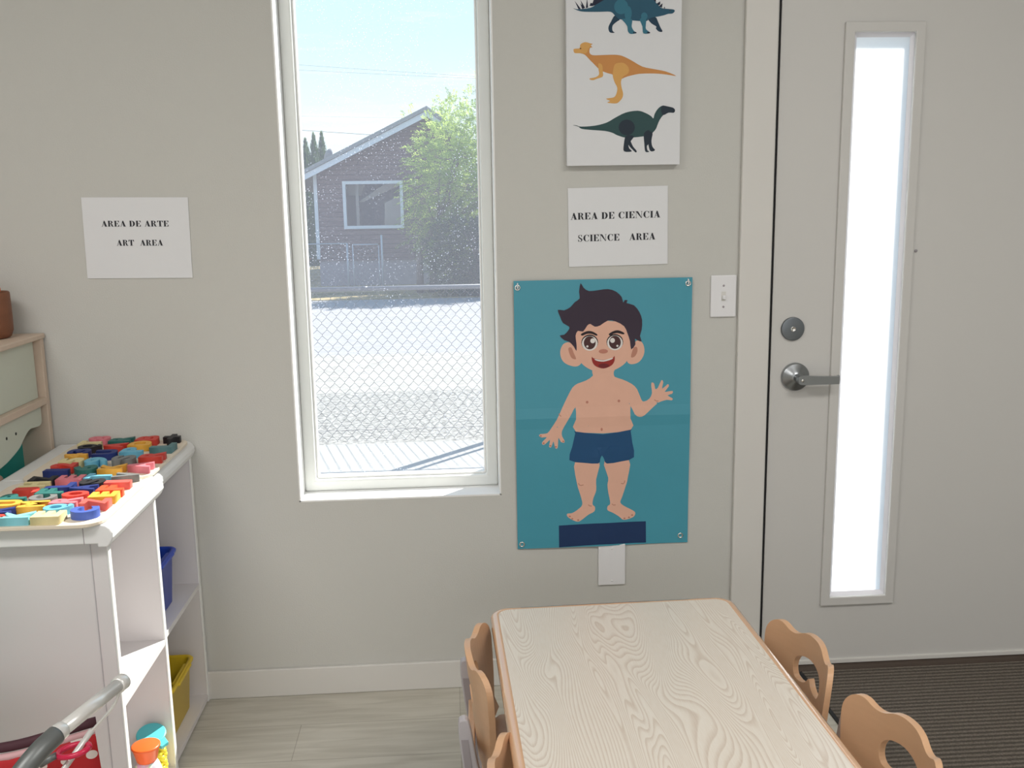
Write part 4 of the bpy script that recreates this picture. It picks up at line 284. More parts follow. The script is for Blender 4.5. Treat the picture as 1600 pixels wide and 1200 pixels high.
def frosted():
    m = bpy.data.materials.new('frosted_film_glass'); m.use_nodes = True; n = m.node_tree; n.nodes.clear()
    out = n.nodes.new('ShaderNodeOutputMaterial'); tl = n.nodes.new('ShaderNodeBsdfTranslucent'); tl.inputs[0].default_value = (.93,.95,.98,1)
    df = n.nodes.new('ShaderNodeBsdfDiffuse'); df.inputs[0].default_value = (.85,.88,.92,1); gl = n.nodes.new('ShaderNodeBsdfGlossy'); gl.inputs['Roughness'].default_value = .15
    a = n.nodes.new('ShaderNodeMixShader'); a.inputs[0].default_value = .12; c = n.nodes.new('ShaderNodeMixShader'); c.inputs[0].default_value = .04
    n.links.new(tl.outputs[0], a.inputs[1]); n.links.new(df.outputs[0], a.inputs[2]); n.links.new(a.outputs[0], c.inputs[1]); n.links.new(gl.outputs[0], c.inputs[2]); n.links.new(c.outputs[0], out.inputs[0])
    return m
box('lite_pane', dl(LX0), dl(LX1), -.004, -.001, LZ0, LZ1, frosted(), door)
# hardware
b = MB(); b.lathe([(.034, -.018), (.034, -.024), (.0325, -.0258), (.0315, -.026), (.001, -.026)], 40, (dl(.985), 0, 1.057), 'y')
db = b.build('deadbolt', SATIND, door)
b = MB(); b.lathe([(.0075, -.0255), (.0075, -.028), (.0062, -.0285), (.0058, -.0262), (.001, -.0262)], 24, (dl(.985), 0, 1.057), 'y')
b.build('key_cylinder', CHROME, db)
b = MB(); b.lathe([(.041, -.018), (.041, -.026), (.038, -.030), (.020, -.033), (.016, -.040), (.001, -.040)], 44, (dl(.997), 0, .917), 'y')
hd = b.build('door_handle', SATIN, door)
b = MB(); b.tube([(dl(.997), -.038, .917), (dl(.997), -.072, .917)], .0115, 18)
b.build('spindle_neck', SATIN, hd)
b = MB(); prof = smooth_loop([(-.012,.010),(.0,.0135),(.03,.012),(.075,.010),(.103,.010),(.107,.012),(.107,-.011),(.10,-.013),(.06,-.013),(.03,-.013),(0,-.013),(-.012,-.008)], 2)
b.prism([(dl(1.0)+u, .915+v) for u, v in prof], -.078, -.066, 'y')
b.build('lever', SATIN, hd, bevel=.003, seg=3)
b = MB(); b.lathe([(.0045, -.078), (.0045, -.0805), (.001, -.0805)], 14, (dl(.999), 0, .915), 'y'); b.build('thumb_turn', CHROME, hd)
b = MB(); b.lathe([(.004, -.018), (.004, -.021), (.001, -.021)], 12, (dl(1.338), 0, 1.273), 'y'); b.build('door_bumper', GREYD, door)
b = MB(); b.prism([(-.022, 0.0), (-.018, .013), (0.0, .0155), (WT, .0155), (WT, 0)], DX0, DX1, 'x'); 
tag(b.build('trim_3', BRONZE), **ST)

# ---------------------------------------------------------------- wall fittings
sw = empty('light_switch', (.779, 0, 1.156), label='white toggle light switch plate on the wall between the blue poster and the door', cat='light switch')
box('cover_plate', -.037, .037, -.007, -.0003, -.0595, .0595, PLATE, sw, bevel=.003)
box('toggle_collar', -.006, .006, -.0085, -.006, -.013, .013, TRIM, sw)
b = MB(); v = b.box(-.0045, .0045, -.017, -.007, -.008, .003); b.build('toggle', PLATE, sw, bevel=.0015)
for s in (-1, 1):
    b = MB(); b.lathe([(.0033, -.0065), (.003, -.0078), (.0005, -.0078)], 12, (0, 0, s*.030), 'y'); b.build('screw', GREYD, sw)
sw2 = empty('cover_plate', (.461, 0, .367), label='blank white cover plate on the wall just below the blue poster', cat='outlet cover')
box('plate', -.0405, .0405, -.007, -.0003, -.064, .064, PLATE, sw2, bevel=.003)
for s in (-1, 1):
    b = MB(); b.lathe([(.0033, -.0065), (.003, -.0076), (.0005, -.0076)], 12, (0, 0, s*.050), 'y'); b.build('screw', PLATE, sw2)

# ---------------------------------------------------------------- signs
def ring(cx, cy, rx, ry, ix, iy, a0, a1, n=14):
    o_ = [(cx+rx*math.cos(R(a0+(a1-a0)*k/n)), cy+ry*math.sin(R(a0+(a1-a0)*k/n))) for k in range(n+1)]
    i_ = [(cx+ix*math.cos(R(a0+(a1-a0)*k/n)), cy+iy*math.sin(R(a0+(a1-a0)*k/n))) for k in range(n+1)]
    return [[o_[k], o_[k+1], i_[k+1], i_[k]] for k in range(n)]
def rect(a, b_, c, d): return [[(a,b_),(c,b_),(c,d),(a,d)]]
def stem(x, w_=.29, s=.09): return rect(x, 0, x+w_, 1) + rect(x-s, 0, x+w_+s, .045) + rect(x-s, .955, x+w_+s, 1)
GLY = {
 'A': (1.0, [[(.10,.0),(.17,0),(.52,.93),(.45,1)]] + [[(.44,1),(.58,1),(.93,0),(.60,0),(.36,.78)]] + rect(.22,.27,.68,.32) + rect(0,0,.28,.045) + rect(.52,0,1.0,.045)),
 'R': (1.0, stem(.09) + ring(.46,.745,.36,.255,.11,.215,-90,90) + rect(.36,.955,.46,1) + rect(.36,.49,.46,.53) + [[(.42,.51),(.60,.52),(.78,.38),(.84,.1),(.92,.05),(.99,.1),(.99,.02),(.90,-.01),(.72,-.01),(.60,.08),(.55,.34),(.42,.49)]]),
 'E': (.92, stem(.09) + rect(.36,.955,.84,1) + rect(.36,0,.84,.045) + [[(.84,1),(.84,.68),(.80,.68),(.60,.96)], [(.84,0),(.60,.04),(.80,.32),(.84,.32)], [(.62,.68),(.62,.34),(.58,.34),(.50,.49),(.36,.49),(.36,.53),(.50,.53),(.58,.68)]]),
 'D': (1.02, stem(.09) + ring(.42,.5,.53,.5,.22,.45,-90,90,20) + rect(.36,.955,.43,1) + rect(.36,0,.43,.045)),
 'T': (1.0, rect(.35,0,.64,1) + rect(.22,0,.77,.045) + rect(.02,.955,.97,1) + [[(.02,1),(.26,.96),(.06,.66),(.02,.66)], [(.97,1),(.97,.66),(.93,.66),(.73,.96)]]),
 'C': (.98, ring(.53,.5,.50,.51,.21,.47,62,298,22) + [[(.72,.93),(.90,.98),(.90,.64),(.86,.64)], [(.70,.03),(.80,.03),(.93,.28),(.89,.30),(.76,.12)]]),
 'I': (.50, stem(.10)),
 'N': (1.12, [[(.10,0),(.155,0),(.155,1),(.10,1)], [(.93,0),(.985,0),(.985,1),(.93,1)], [(.06,1),(.40,1),(.985,0),(.86,0)]] + rect(0,0,.26,.045) + rect(0,.955,.3,1) + rect(.82,.955,1.1,1)),
 'S': (.80, ring(.37,.74,.29,.26,.13,.22,60,180,10) + ring(.42,.26,.31,.27,.12,.22,-120,0,10) + [[(.08,.72),(.08,.62),(.20,.50),(.45,.34),(.54,.26),(.73,.26),(.73,.34),(.62,.46),(.36,.60),(.24,.72)]] + [[(.62,1),(.67,1),(.67,.68),(.63,.68),(.50,.92)], [(.08,0),(.13,0),(.26,.08),(.12,.34),(.08,.34)]]),
 ' ': (.42, [])}
def lettering(b, text, x0, x1, zc, h, y, mi):
    tot = sum(GLY[c][0]+.06 for c in text); s = (x1-x0)/tot; x = x0
    for k, c in enumerate(text):
        wd, polys = GLY[c]
        for j, p in enumerate(polys):
            b.quad([(x+u*s, y-j*.0000015, zc+(v-.5)*h) for u, v in p], mi)
        x += (wd+.06)*s
def sign(name, cx, cz, rot, label, lines):
    b = MB(); W_, H_ = .1397, .10795
    b.box(-W_, W_, -.0012, 0, -H_, H_, 0)
    bmesh.ops.recalc_face_normals(b.b, faces=b.b.faces)
    for text, u0, u1, v, h in lines: lettering(b, text, -W_+u0, -W_+u1, H_-v, h, -.0015, 1)
    o = b.build(name, [PAPER, INK], norm=False, loc=(cx, -.0015, cz), rot=(0, rot, 0))
    return tag(o, label=label, cat='sign')
sign('paper_sign', -.8336, 1.3488, .0147, 'white paper sign reading AREA DE ARTE, ART AREA, taped left of the window', [('AREA DE ARTE', .0475, .2265, .0695, .0155), ('ART  AREA', .0840, .2075, .1205, .0155)])
sign('paper_sign', .4772, 1.3568, -.0102, 'white paper sign reading AREA DE CIENCIA, SCIENCE AREA, taped above the blue poster', [('AREA DE CIENCIA', .0065, .2595, .0770, .0185), ('SCIENCE   AREA', .0255, .2455, .1375, .0185)])

# ---------------------------------------------------------------- printed things: canvas of dinosaurs, body poster
def C3(c): return lin(c)[:3]
PM = {}
def pm(k, c, rough=.7):
    if k not in PM: PM[k] = mat('print_'+k, C3(c), rough, var=.04, vscale=30)
    return PM[k]
def printed(name, prints, cols, base, Wd, Hd, fn, parent, thick, cut):
    """sheet with its print: one mesh, the print lying .25 mm per layer in front of the sheet"""
    keys = list(cols); mats = [base]+[cols[k] for k in keys]
    B = bmesh.new()
    def add(poly, layer, mi):
        bb = bmesh.new(); vs = [bb.verts.new((x, 0, z)) for x, z in poly]
        es = [bb.edges.new((vs[i], vs[(i+1) % len(vs)])) for i in range(len(vs))]
        bmesh.ops.triangle_fill(bb, edges=es, use_beauty=True, normal=(0, -1, 0))
        if cut:
            for i in range(1, int(Wd/cut)+1): bmesh.ops.bisect_plane(bb, geom=bb.verts[:]+bb.edges[:]+bb.faces[:], plane_co=(i*cut, 0, 0), plane_no=(1, 0, 0))
            for i in range(1, int(Hd/cut)+1): bmesh.ops.bisect_plane(bb, geom=bb.verts[:]+bb.edges[:]+bb.faces[:], plane_co=(0, 0, i*cut), plane_no=(0, 0, 1))
        for f in bb.faces:
            f.normal_update()
            c = [(v.co.x, v.co.z) for v in f.verts]
            if f.normal.y > 0: c = c[::-1]
            try: B.faces.new([B.verts.new((x, fn(x, z)-layer*.00022, z)) for x, z in c]).material_index = mi
            except ValueError: pass
        bb.free()
    add([(0,0),(Wd,0),(Wd,Hd),(0,Hd)], 0, 0)
    for k_, (c, l, poly) in enumerate(prints):
        l = l + k_*.02
        poly = [(min(max(x, .001), Wd-.001), min(max(z, .001), Hd-.001)) for x, z in poly]
        add(poly, l, 1+keys.index(c))
    me = bpy.data.meshes.new(name); B.to_mesh(me); B.free()
    return link(name, me, mats, parent)
TEALP = mat('poster_teal', (.06,.31,.41), .42, var=.05, vscale=4)
bc = dict(skin=pm('skin',(226,178,156)), skindark=pm('skin_shadow',(188,132,112)), trunks=pm('trunks',(22,74,118)), hair=pm('hair',(54,42,58)), black=pm('black',(36,24,30)), white=pm('white',(228,224,220)),
          brown=pm('iris',(74,44,44)), nose=pm('nose',(190,126,108)), mouth=pm('mouth',(150,40,34)), tongue=pm('tongue',(110,30,34)), navy=pm('navy',(14,48,92)))
def pwave(x, z):
    return -.006 - .0035*math.exp(-((x-.253)/.05)**2)*(1 if z < .3 else .4) - .0022*math.sin(x*11+z*3) - .0028*max(0, abs(z-.393) < .03)*(1-abs(z-.393)/.03) + .0015*math.sin(z*13)
po = empty('body_poster', (.182, 0, .427), label='blue vinyl poster of a smiling boy in navy trunks, hung by corner grommets', cat='poster')
printed('poster_sheet', BOY, bc, TEALP, .506, .785, pwave, po, .0006, .03)
for gx, gz in ((.011, .766), (.494, .768), (.013, .014), (.484, .022)):
    y = pwave(gx, gz)-.0012
    b = MB(); n = 20
    b.lathe([(.0085, y+.0012), (.0085, y-.0004), (.0068, y-.0014), (.0046, y-.0004), (.0046, y+.0012)], n, (gx, 0, gz), 'y', cap=False)
    g = b.build('grommet', CHROME, po)
    if gz > .5:
        b = MB(); b.tube([(gx, 0, gz+.014), (gx, -.012, gz+.010), (gx, -.016, gz), (gx, -.006, gz-.004)], .0022, 8); b.build('hook', PLATE, g)
dc = dict(steg=pm('petrol',(34,84,108)), stegdark=pm('deep_petrol',(22,56,78)), steglight=pm('blue_green',(48,112,134)), navy=pm('ink_navy',(20,26,52)), orange=pm('orange',(202,140,78)), orangel=pm('ochre',(216,164,92)), green=pm('green',(42,74,76)), greend=pm('slate',(30,44,58)), eye=pm('eye',(70,30,24)))
cv = empty('dinosaur_canvas', (.332, -.002, 1.5225), label='tall white canvas print of dinosaurs hanging above the science sign', cat='canvas')
b = MB(); b.box(0, .31, -.024, 0, 0, .76); b.build('stretched_canvas', CANVAS, cv, bevel=.002)
prt = [p for p in DINO]
pr = printed('dinosaur_print', prt, dc, CANVAS, .31, .55, lambda x, z: -.0243, cv, 0, 0)

# ---------------------------------------------------------------- rug
def rugmat():
    m = bpy.data.materials.new('ribbed_mat'); m.use_nodes = True; n = m.node_tree; p = n.nodes['Principled BSDF']
    t = n.nodes.new('ShaderNodeTexCoord'); wv = n.nodes.new('ShaderNodeTexWave'); wv.bands_direction = 'Y'; wv.inputs['Scale'].default_value = 17; wv.inputs['Distortion'].default_value = 1.6; wv.inputs['Detail Scale'].default_value = 12; wv.inputs['Detail'].default_value = 3
    z = n.nodes.new('ShaderNodeTexNoise'); z.inputs['Scale'].default_value = 260; z.inputs['Detail'].default_value = 2
    x = n.nodes.new('ShaderNodeMixRGB'); x.inputs[1].default_value = (.065,.054,.043,1); x.inputs[2].default_value = (.225,.19,.155,1)
    ad = n.nodes.new('ShaderNodeMath'); ad.operation = 'MULTIPLY'; n.links.new(wv.outputs['Fac'], ad.inputs[0]); n.links.new(z.outputs['Fac'], ad.inputs[1])
    ad2 = n.nodes.new('ShaderNodeMath'); ad2.operation = 'MULTIPLY'; ad2.inputs[1].default_value = 1.7; n.links.new(ad.outputs[0], ad2.inputs[0])
    n.links.new(t.outputs['Object'], wv.inputs['Vector']); n.links.new(t.outputs['Object'], z.inputs['Vector'])
    n.links.new(ad2.outputs[0], x.inputs[0]); n.links.new(x.outputs[0], p.inputs['Base Color']); p.inputs['Roughness'].default_value = .9
    bp = n.nodes.new('ShaderNodeBump'); bp.inputs['Distance'].default_value = .004; bp.inputs['Strength'].default_value = .9; n.links.new(ad2.outputs[0], bp.inputs['Height']); n.links.new(bp.outputs[0], p.inputs['Normal'])
    return m
rg = empty('door_mat', (1.0, 0, 0), label='large brown ribbed entrance mat on the floor in front of the door', cat='rug')
box('ribbed_pile', .045, 1.45, -1.55, -.024, .0, .006, rugmat(), rg)
b = MB(); b.box(.035, .045, -1.56, -.024, 0, .005); b.box(.045, 1.45, -1.56, -1.55, 0, .005); b.build('rubber_border', BLACK, rg)
# ================================================================ TABLE AND CHAIRS
def ash():
    m = bpy.data.materials.new('ash_laminate'); m.use_nodes = True; n = m.node_tree; p = n.nodes['Principled BSDF']
    t = n.nodes.new('ShaderNodeTexCoord'); mp = n.nodes.new('ShaderNodeMapping'); mp.inputs['Scale'].default_value = (6.5, 1.0, 1)
    z = n.nodes.new('ShaderNodeTexNoise'); z.inputs['Scale'].default_value = 1.25; z.inputs['Detail'].default_value = 1.2; z.inputs['Roughness'].default_value = .35; z.inputs['Distortion'].default_value = .7
    mu = n.nodes.new('ShaderNodeMath'); mu.operation = 'MULTIPLY'; mu.inputs[1].default_value = 58
    sx = n.nodes.new('ShaderNodeSeparateXYZ'); m2 = n.nodes.new('ShaderNodeMath'); m2.operation = 'MULTIPLY_ADD'; m2.inputs[1].default_value = 85
    fr = n.nodes.new('ShaderNodeMath'); fr.operation = 'FRACT'
    cr_ = n.nodes.new('ShaderNodeValToRGB'); e = cr_.color_ramp.elements; e[0].position = 0; e[0].color = (0,0,0,1); e[1].position = 1; e[1].color = (.05,.05,.05,1)
    for q, v in ((.45, .12), (.78, .85), (.90, 1), (.97, .3)):
        k = cr_.color_ramp.elements.new(q); k.color = (v,v,v,1)
    x = n.nodes.new('ShaderNodeMixRGB'); x.inputs[1].default_value = (.80,.735,.65,1); x.inputs[2].default_value = (.66,.565,.475,1)
    f = n.nodes.new('ShaderNodeTexNoise'); f.inputs['Scale'].default_value = 30; mf = n.nodes.new('ShaderNodeMapping'); mf.inputs['Scale'].default_value = (14, 1, 1)
    y = n.nodes.new('ShaderNodeMixRGB'); y.blend_type = 'OVERLAY'; y.inputs[0].default_value = .18
    n.links.new(t.outputs['Object'], mp.inputs[0]); n.links.new(mp.outputs[0], z.inputs['Vector']); n.links.new(z.outputs['Fac'], mu.inputs[0])
    n.links.new(t.outputs['Object'], sx.inputs[0]); n.links.new(sx.outputs['X'], m2.inputs[0]); n.links.new(mu.outputs[0], m2.inputs[2])
    n.links.new(m2.outputs[0], fr.inputs[0]); n.links.new(fr.outputs[0], cr_.inputs[0]); n.links.new(cr_.outputs[0], x.inputs[0])
    n.links.new(t.outputs['Object'], mf.inputs[0]); n.links.new(mf.outputs[0], f.inputs['Vector']); n.links.new(x.outputs[0], y.inputs[1]); n.links.new(f.outputs['Fac'], y.inputs[2]); n.links.new(y.outputs[0], p.inputs['Base Color'])
    p.inputs['Roughness'].default_value = .28; return m
def rrect(x0, x1, y0, y1, r, n=6):
    o_ = []
    for cx, cy, a in ((x1-r, y1-r, 0), (x0+r, y1-r, 90), (x0+r, y0+r, 180), (x1-r, y0+r, 270)):
        o_ += [(cx+r*math.cos(R(a+90*k/n)), cy+r*math.sin(R(a+90*k/n))) for k in range(n+1)]
    return o_
TZ = .50
TL = 1.19
tb = empty('activity_table', (.0735, -.584, 0), R(1.1), label='low child-size rectangular table with pale wood-grain top and tan rounded edge', cat='table')
TW = .574
def ringed(b, loops, mi=0, smooth=True):
    rs = [[b.b.verts.new(p) for p in lp] for lp in loops]; n = len(rs[0])
    for i in range(len(rs)-1):
        for k in range(n):
            f = b.b.faces.new((rs[i][k], rs[i][(k+1)%n], rs[i+1][(k+1)%n], rs[i+1][k])); f.material_index = mi; f.smooth = smooth
    return rs
b = MB(); loops = []
for ins, z in ((.019, TZ-.0006), (.016, TZ), (.008, TZ-.001), (.002, TZ-.006), (0, TZ-.013), (.002, TZ-.020), (.008, TZ-.025), (.019, TZ-.026)):
    loops.append([(x, y, z) for x, y in rrect(ins, TW-ins, -TL+ins, -ins, .042-ins*.7)])
ringed(b, loops + [loops[0]])
b.build('edge_band', mat('tan_edge_band', (.70,.42,.245), .12, coat=.8), tb)
b = MB(); b.prism(rrect(.019, TW-.019, -TL+.019, -.019, .029), TZ-.025, TZ-.0002, 'z'); b.build('table_top', ash(), tb)
for sx in (.07, TW-.07):
    for sy in (-.08, -TL+.08):
        b = MB(); b.tube([(sx, sy, .012), (sx, sy, TZ-.03)], .016, 14); b.lathe([(.001,0),(.019,0),(.019,.014),(.016,.018)], 14, (sx, sy, 0)); b.lathe([(.034, TZ-.031),(.034, TZ-.026)], 14, (sx, sy, 0))
        b.build('leg', CHROME, tb)

def chair_parts(root):
    half = [(0,.508),(.020,.507),(.040,.502),(.056,.494),(.070,.490),(.086,.492),(.106,.501),(.124,.499),(.138,.486),(.144,.465),(.142,.43),(.136,.38),(.126,.32),(.120,.275)]
    poly = smooth_loop([(-x, z) for x, z in half[::-1]] + half[1:], 3)
    hole = smooth_loop([(-.060,.415),(-.056,.438),(-.036,.452),(0,.458),(.036,.452),(.056,.438),(.060,.415),(.050,.398),(.030,.396),(.012,.404),(0,.417),(-.012,.404),(-.030,.396),(-.050,.398)], 3)
    bb = bmesh.new()
    for lp in (poly, hole):
        vs = [bb.verts.new((0, s, z)) for s, z in lp]
        for i in range(len(vs)): bb.edges.new((vs[i], vs[(i+1)%len(vs)]))
    bmesh.ops.triangle_fill(bb, edges=bb.edges[:], use_beauty=True, normal=(1,0,0))
    for i in range(-10, 11): bmesh.ops.bisect_plane(bb, geom=bb.verts[:]+bb.edges[:]+bb.faces[:], plane_co=(0, i*.014, 0), plane_no=(0, 1, 0))
    bmesh.ops.dissolve_degenerate(bb, dist=.0002, edges=bb.edges[:])
    bmesh.ops.recalc_face_normals(bb, faces=bb.faces)
    if sum(f.normal.x for f in bb.faces) < 0:
        bmesh.ops.reverse_faces(bb, faces=bb.faces[:])
    ext = bmesh.ops.extrude_face_region(bb, geom=bb.faces[:])
    nv = {v for v in ext['geom'] if isinstance(v, bmesh.types.BMVert)}
    for v in bb.verts:
        off = .013 if v in nv else 0
        s, z = v.co.y, v.co.z
        v.co.x = off - .158 - .026*(1-(s/.115)**2) - (z-.26)*.10 + .0
    bmesh.ops.recalc_face_normals(bb, faces=bb.faces)
    me = bpy.data.meshes.new('backrest'); bb.to_mesh(me); bb.free()
    o = link('backrest', me, PLY, root)
    m = o.modifiers.new('bevel', 'BEVEL'); m.width = .0035; m.segments = 2; m.limit_method = 'ANGLE'; m.angle_limit = R(50)
    b = MB(); b.prism(smooth_loop([(-.15,-.115),(-.15,.115),(-.06,.13),(.10,.135),(.145,.115),(.145,-.115),(.10,-.135),(-.06,-.13)], 4), .258, .271, 'z'); b.build('seat', PLY, root, bevel=.004)
    for s in (-1, 1):
        for rear in (1, 0):
            b = MB()
            y0, y1 = s*.128-.011, s*.128+.011
            if rear:
                pr = smooth_loop([(-.222,.400),(-.216,.412),(-.204,.411),(-.197,.39),(-.186,.32),(-.168,.22),(-.178,.10),(-.196,0),(-.226,0),(-.222,.06),(-.206,.16),(-.208,.26),(-.218,.34)], 3)
            else:
                pr = smooth_loop([(.13,.256),(.15,.256),(.162,.235),(.168,.12),(.176,0),(.146,0),(.135,.12),(.122,.235)], 3)
            b.prism(pr, y0, y1, 'y'); lg = b.build('leg', GREYP, root, bevel=.003)
            if rear:
                b = MB()
                for z0, z1 in ((.275,.370), (.14,.245), (.03,.115)):
                    def cx(z): return -.2125+(z-.40)*(-.10) if z > .23 else -.1865 - (.19-z)*.13
                    for yy, dy in ((y0, -.0012), (y1, .0012)):
                        a = [(cx(z0)-.007, z0), (cx(z0)+.007, z0), (cx(z1)+.007, z1), (cx(z1)-.007, z1)]
                        b.prism(a, yy, yy+dy, 'y')
                b.build('recess_shade', GREYD, lg)  # darker plates on the leg sides stand in for shaded recesses
    for z, x in ((.155, -.17), (.235, -.168)):
        b = MB(); b.box(x-.008, x+.008, -.118, .118, z-.02, z+.01); b.build('stretcher', PLYE, root, bevel=.003)
    b = MB(); b.box(-.205, -.19, -.117, .117, .29, .32); b.build('cross_rail', PLYE, root, bevel=.003)
def copy_tree(o, parent=None):
    c = o.copy(); C.objects.link(c); c.parent = parent
    for ch in [q for q in bpy.data.objects if q.parent == o]: copy_tree(ch, c)
    return c
CG = 'child chairs around the table'
c0 = empty('child_chair', (0,0,0), group=CG, cat='chair', label='x'); chair_parts(c0)
spots = [(.221, -.795, -1.7, 'tan plywood child chair at the left table edge, farther one by the wall'),
         (.250, -1.252, 0, 'tan plywood child chair at the left table edge, nearer one at the bottom'),
         (.554, -.8535, 184.9, 'tan plywood child chair at the right table edge, farther one nearest the door'),
         (.595, -1.200, 187, 'tan plywood child chair at the right table edge, nearer one in front of the mat')]
protos = [c0] + [copy_tree(c0) for _ in spots[1:]]
for c, (x, y, a, l) in zip(protos, spots): c.location = (x, y, 0); c.rotation_euler = (0, 0, R(a)); c['label'] = l

# ================================================================ TWO SHELF UNITS
SX0, SX1 = -1.085, -.730      # back, front
ST_ = .785
def unit(y0, y1, xf, label, near_over):
    t = empty('storage_shelf', (SX0, y0, 0), label=label, cat='shelf unit', group='white cubby shelves beside the window')
    D = xf - SX0; L = y1 - y0; th = .016
    for yy in (0, L-th):
        b = MB(); b.box(.0, D-.004, yy, yy+th, .0, .742); sp_ = b.build('side_panel', LAM, t)
        b = MB(); b.box(D-.004, D, yy-.001, yy+th+.001, .0, .742); b.build('front_edging', WHITE, sp_, bevel=.0015)
    box('back_panel', 0, .008, th, L-th, .02, .742, LAM, t)
    for nm, z in (('shelf_board', .368), ('base_board', .022)):
        o = box(nm, .008, D-.001, th, L-th, z-.014, z+.0, LAM, t)
    box('plinth', D-.03, D-.012, th, L-th, 0, .008, LAM, t)
    b = MB(); yn = -.030 if near_over else -.0; lp = .0155 if near_over else .005
    # moulded top with rounded front lip
    pf = [(-.012,.742),(-.012,ST_-.004),(0.0,ST_),(D-.03,ST_)] + [(D-.018+lp+.026*math.cos(R(a)), .760+.025*math.sin(R(a))) for a in (90,65,40,15,-10,-40)] + [(D-.005+lp,.735),(D-.01,.735),(D-.01,.742)]
    b.prism(pf, yn, L+.0, 'y'); tp = b.build('top', LIP, t, bevel=.007, seg=3)
    if near_over:
        for q in ((D-.035, 'corner_seam'),):
            bq = MB(); bq.box(D-.0365, D-.035, yn-.0006, yn+.03, .742, ST_-.006); bq.build('corner_seam', GREYD, tp)
    return t
unit(-.372, -.006, -.736, 'white laminate cubby shelf against the window wall, holding the blue and yellow bins', False)
u1 = unit(-.712, -.376, -.728, 'white laminate cubby shelf nearer the camera, its grey side panel facing the viewer', True)
# visible vertical strip on the near side panel
box('corner_strip', (-.728-SX0)-.036, (-.728-SX0)-.0345, -.0015, 0, 0, .742, GREYP, u1)

# letter trays
def tray(y0, y1, x0, x1, z, rx, label):
    b = MB(); b.prism(rrect(x0, x1, y0, y1, .045, 8), 0, .008, 'z')
    o = b.build('letter_tray', TRAYW, bevel=.0015, loc=(0, 0, z), rot=(0, 0, 0)); return tag(o, label=label, cat='puzzle board', group='wooden alphabet boards')
tray(-.412, -.022, -1.035, -.728, ST_, 0, 'pale wooden alphabet puzzle board with rounded corners, the one against the wall')
tray(-.765, -.418, -1.035, -.722, ST_, 0, 'pale wooden alphabet puzzle board with rounded corners, nearer one, partly in sunlight')
LC = dict(pink=(216,120,132), teal=(36,104,100), red=(200,62,52), black=(26,26,32), cream=(220,206,156), yellow=(226,168,64), tealgrey=(84,124,128), navy=(24,44,112), lblue=(104,176,204), grey=(118,120,120), salmon=(218,92,84), lcyan=(132,200,212), blue=(70,96,180), orange=(226,80,40))
LM = {k: mat('letter_'+k, C3(v), .55, bump=.1, bscale=300) for k, v in LC.items()}
LG = {}
def glyph_mesh(ch, key):
    if (ch, key) in LG: return LG[(ch, key)]
    cu = bpy.data.curves.new('glyph', 'FONT'); cu.body = ch; cu.extrude = .5; cu.offset = .05; cu.size = 1; cu.resolution_u = 4
    ob = bpy.data.objects.new('glyph', cu); C.objects.link(ob); dg = bpy.context.evaluated_depsgraph_get(); dg.update()
    me = bpy.data.meshes.new_from_object(ob.evaluated_get(dg)); bpy.data.objects.remove(ob, do_unlink=True)
    xs = [v.co.x for v in me.vertices]; ys = [v.co.y for v in me.vertices]; zs = [v.co.z for v in me.vertices]
    cx, cy = (min(xs)+max(xs))/2, (min(ys)+max(ys))/2
    wf = .0435 if ch not in 'I1+' else (.022 if ch in 'I1' else .050)
    hf = .057 if ch != '+' else .044
    # the letters' tops point away from the room (-x), their right-hand side to the window wall (+y)
    for v in me.vertices:
        u = (v.co.x-cx)/(max(xs)-min(xs))*wf; h = (v.co.y-cy)/(max(ys)-min(ys))*hf; z = (v.co.z-min(zs))/(max(zs)-min(zs))*.0175
        v.co = (-h, u, z)
    me.materials.clear(); me.materials.append(LM[key]); LG[(ch, key)] = me; return me
far, near = 'on the far alphabet board', 'on the near alphabet board'
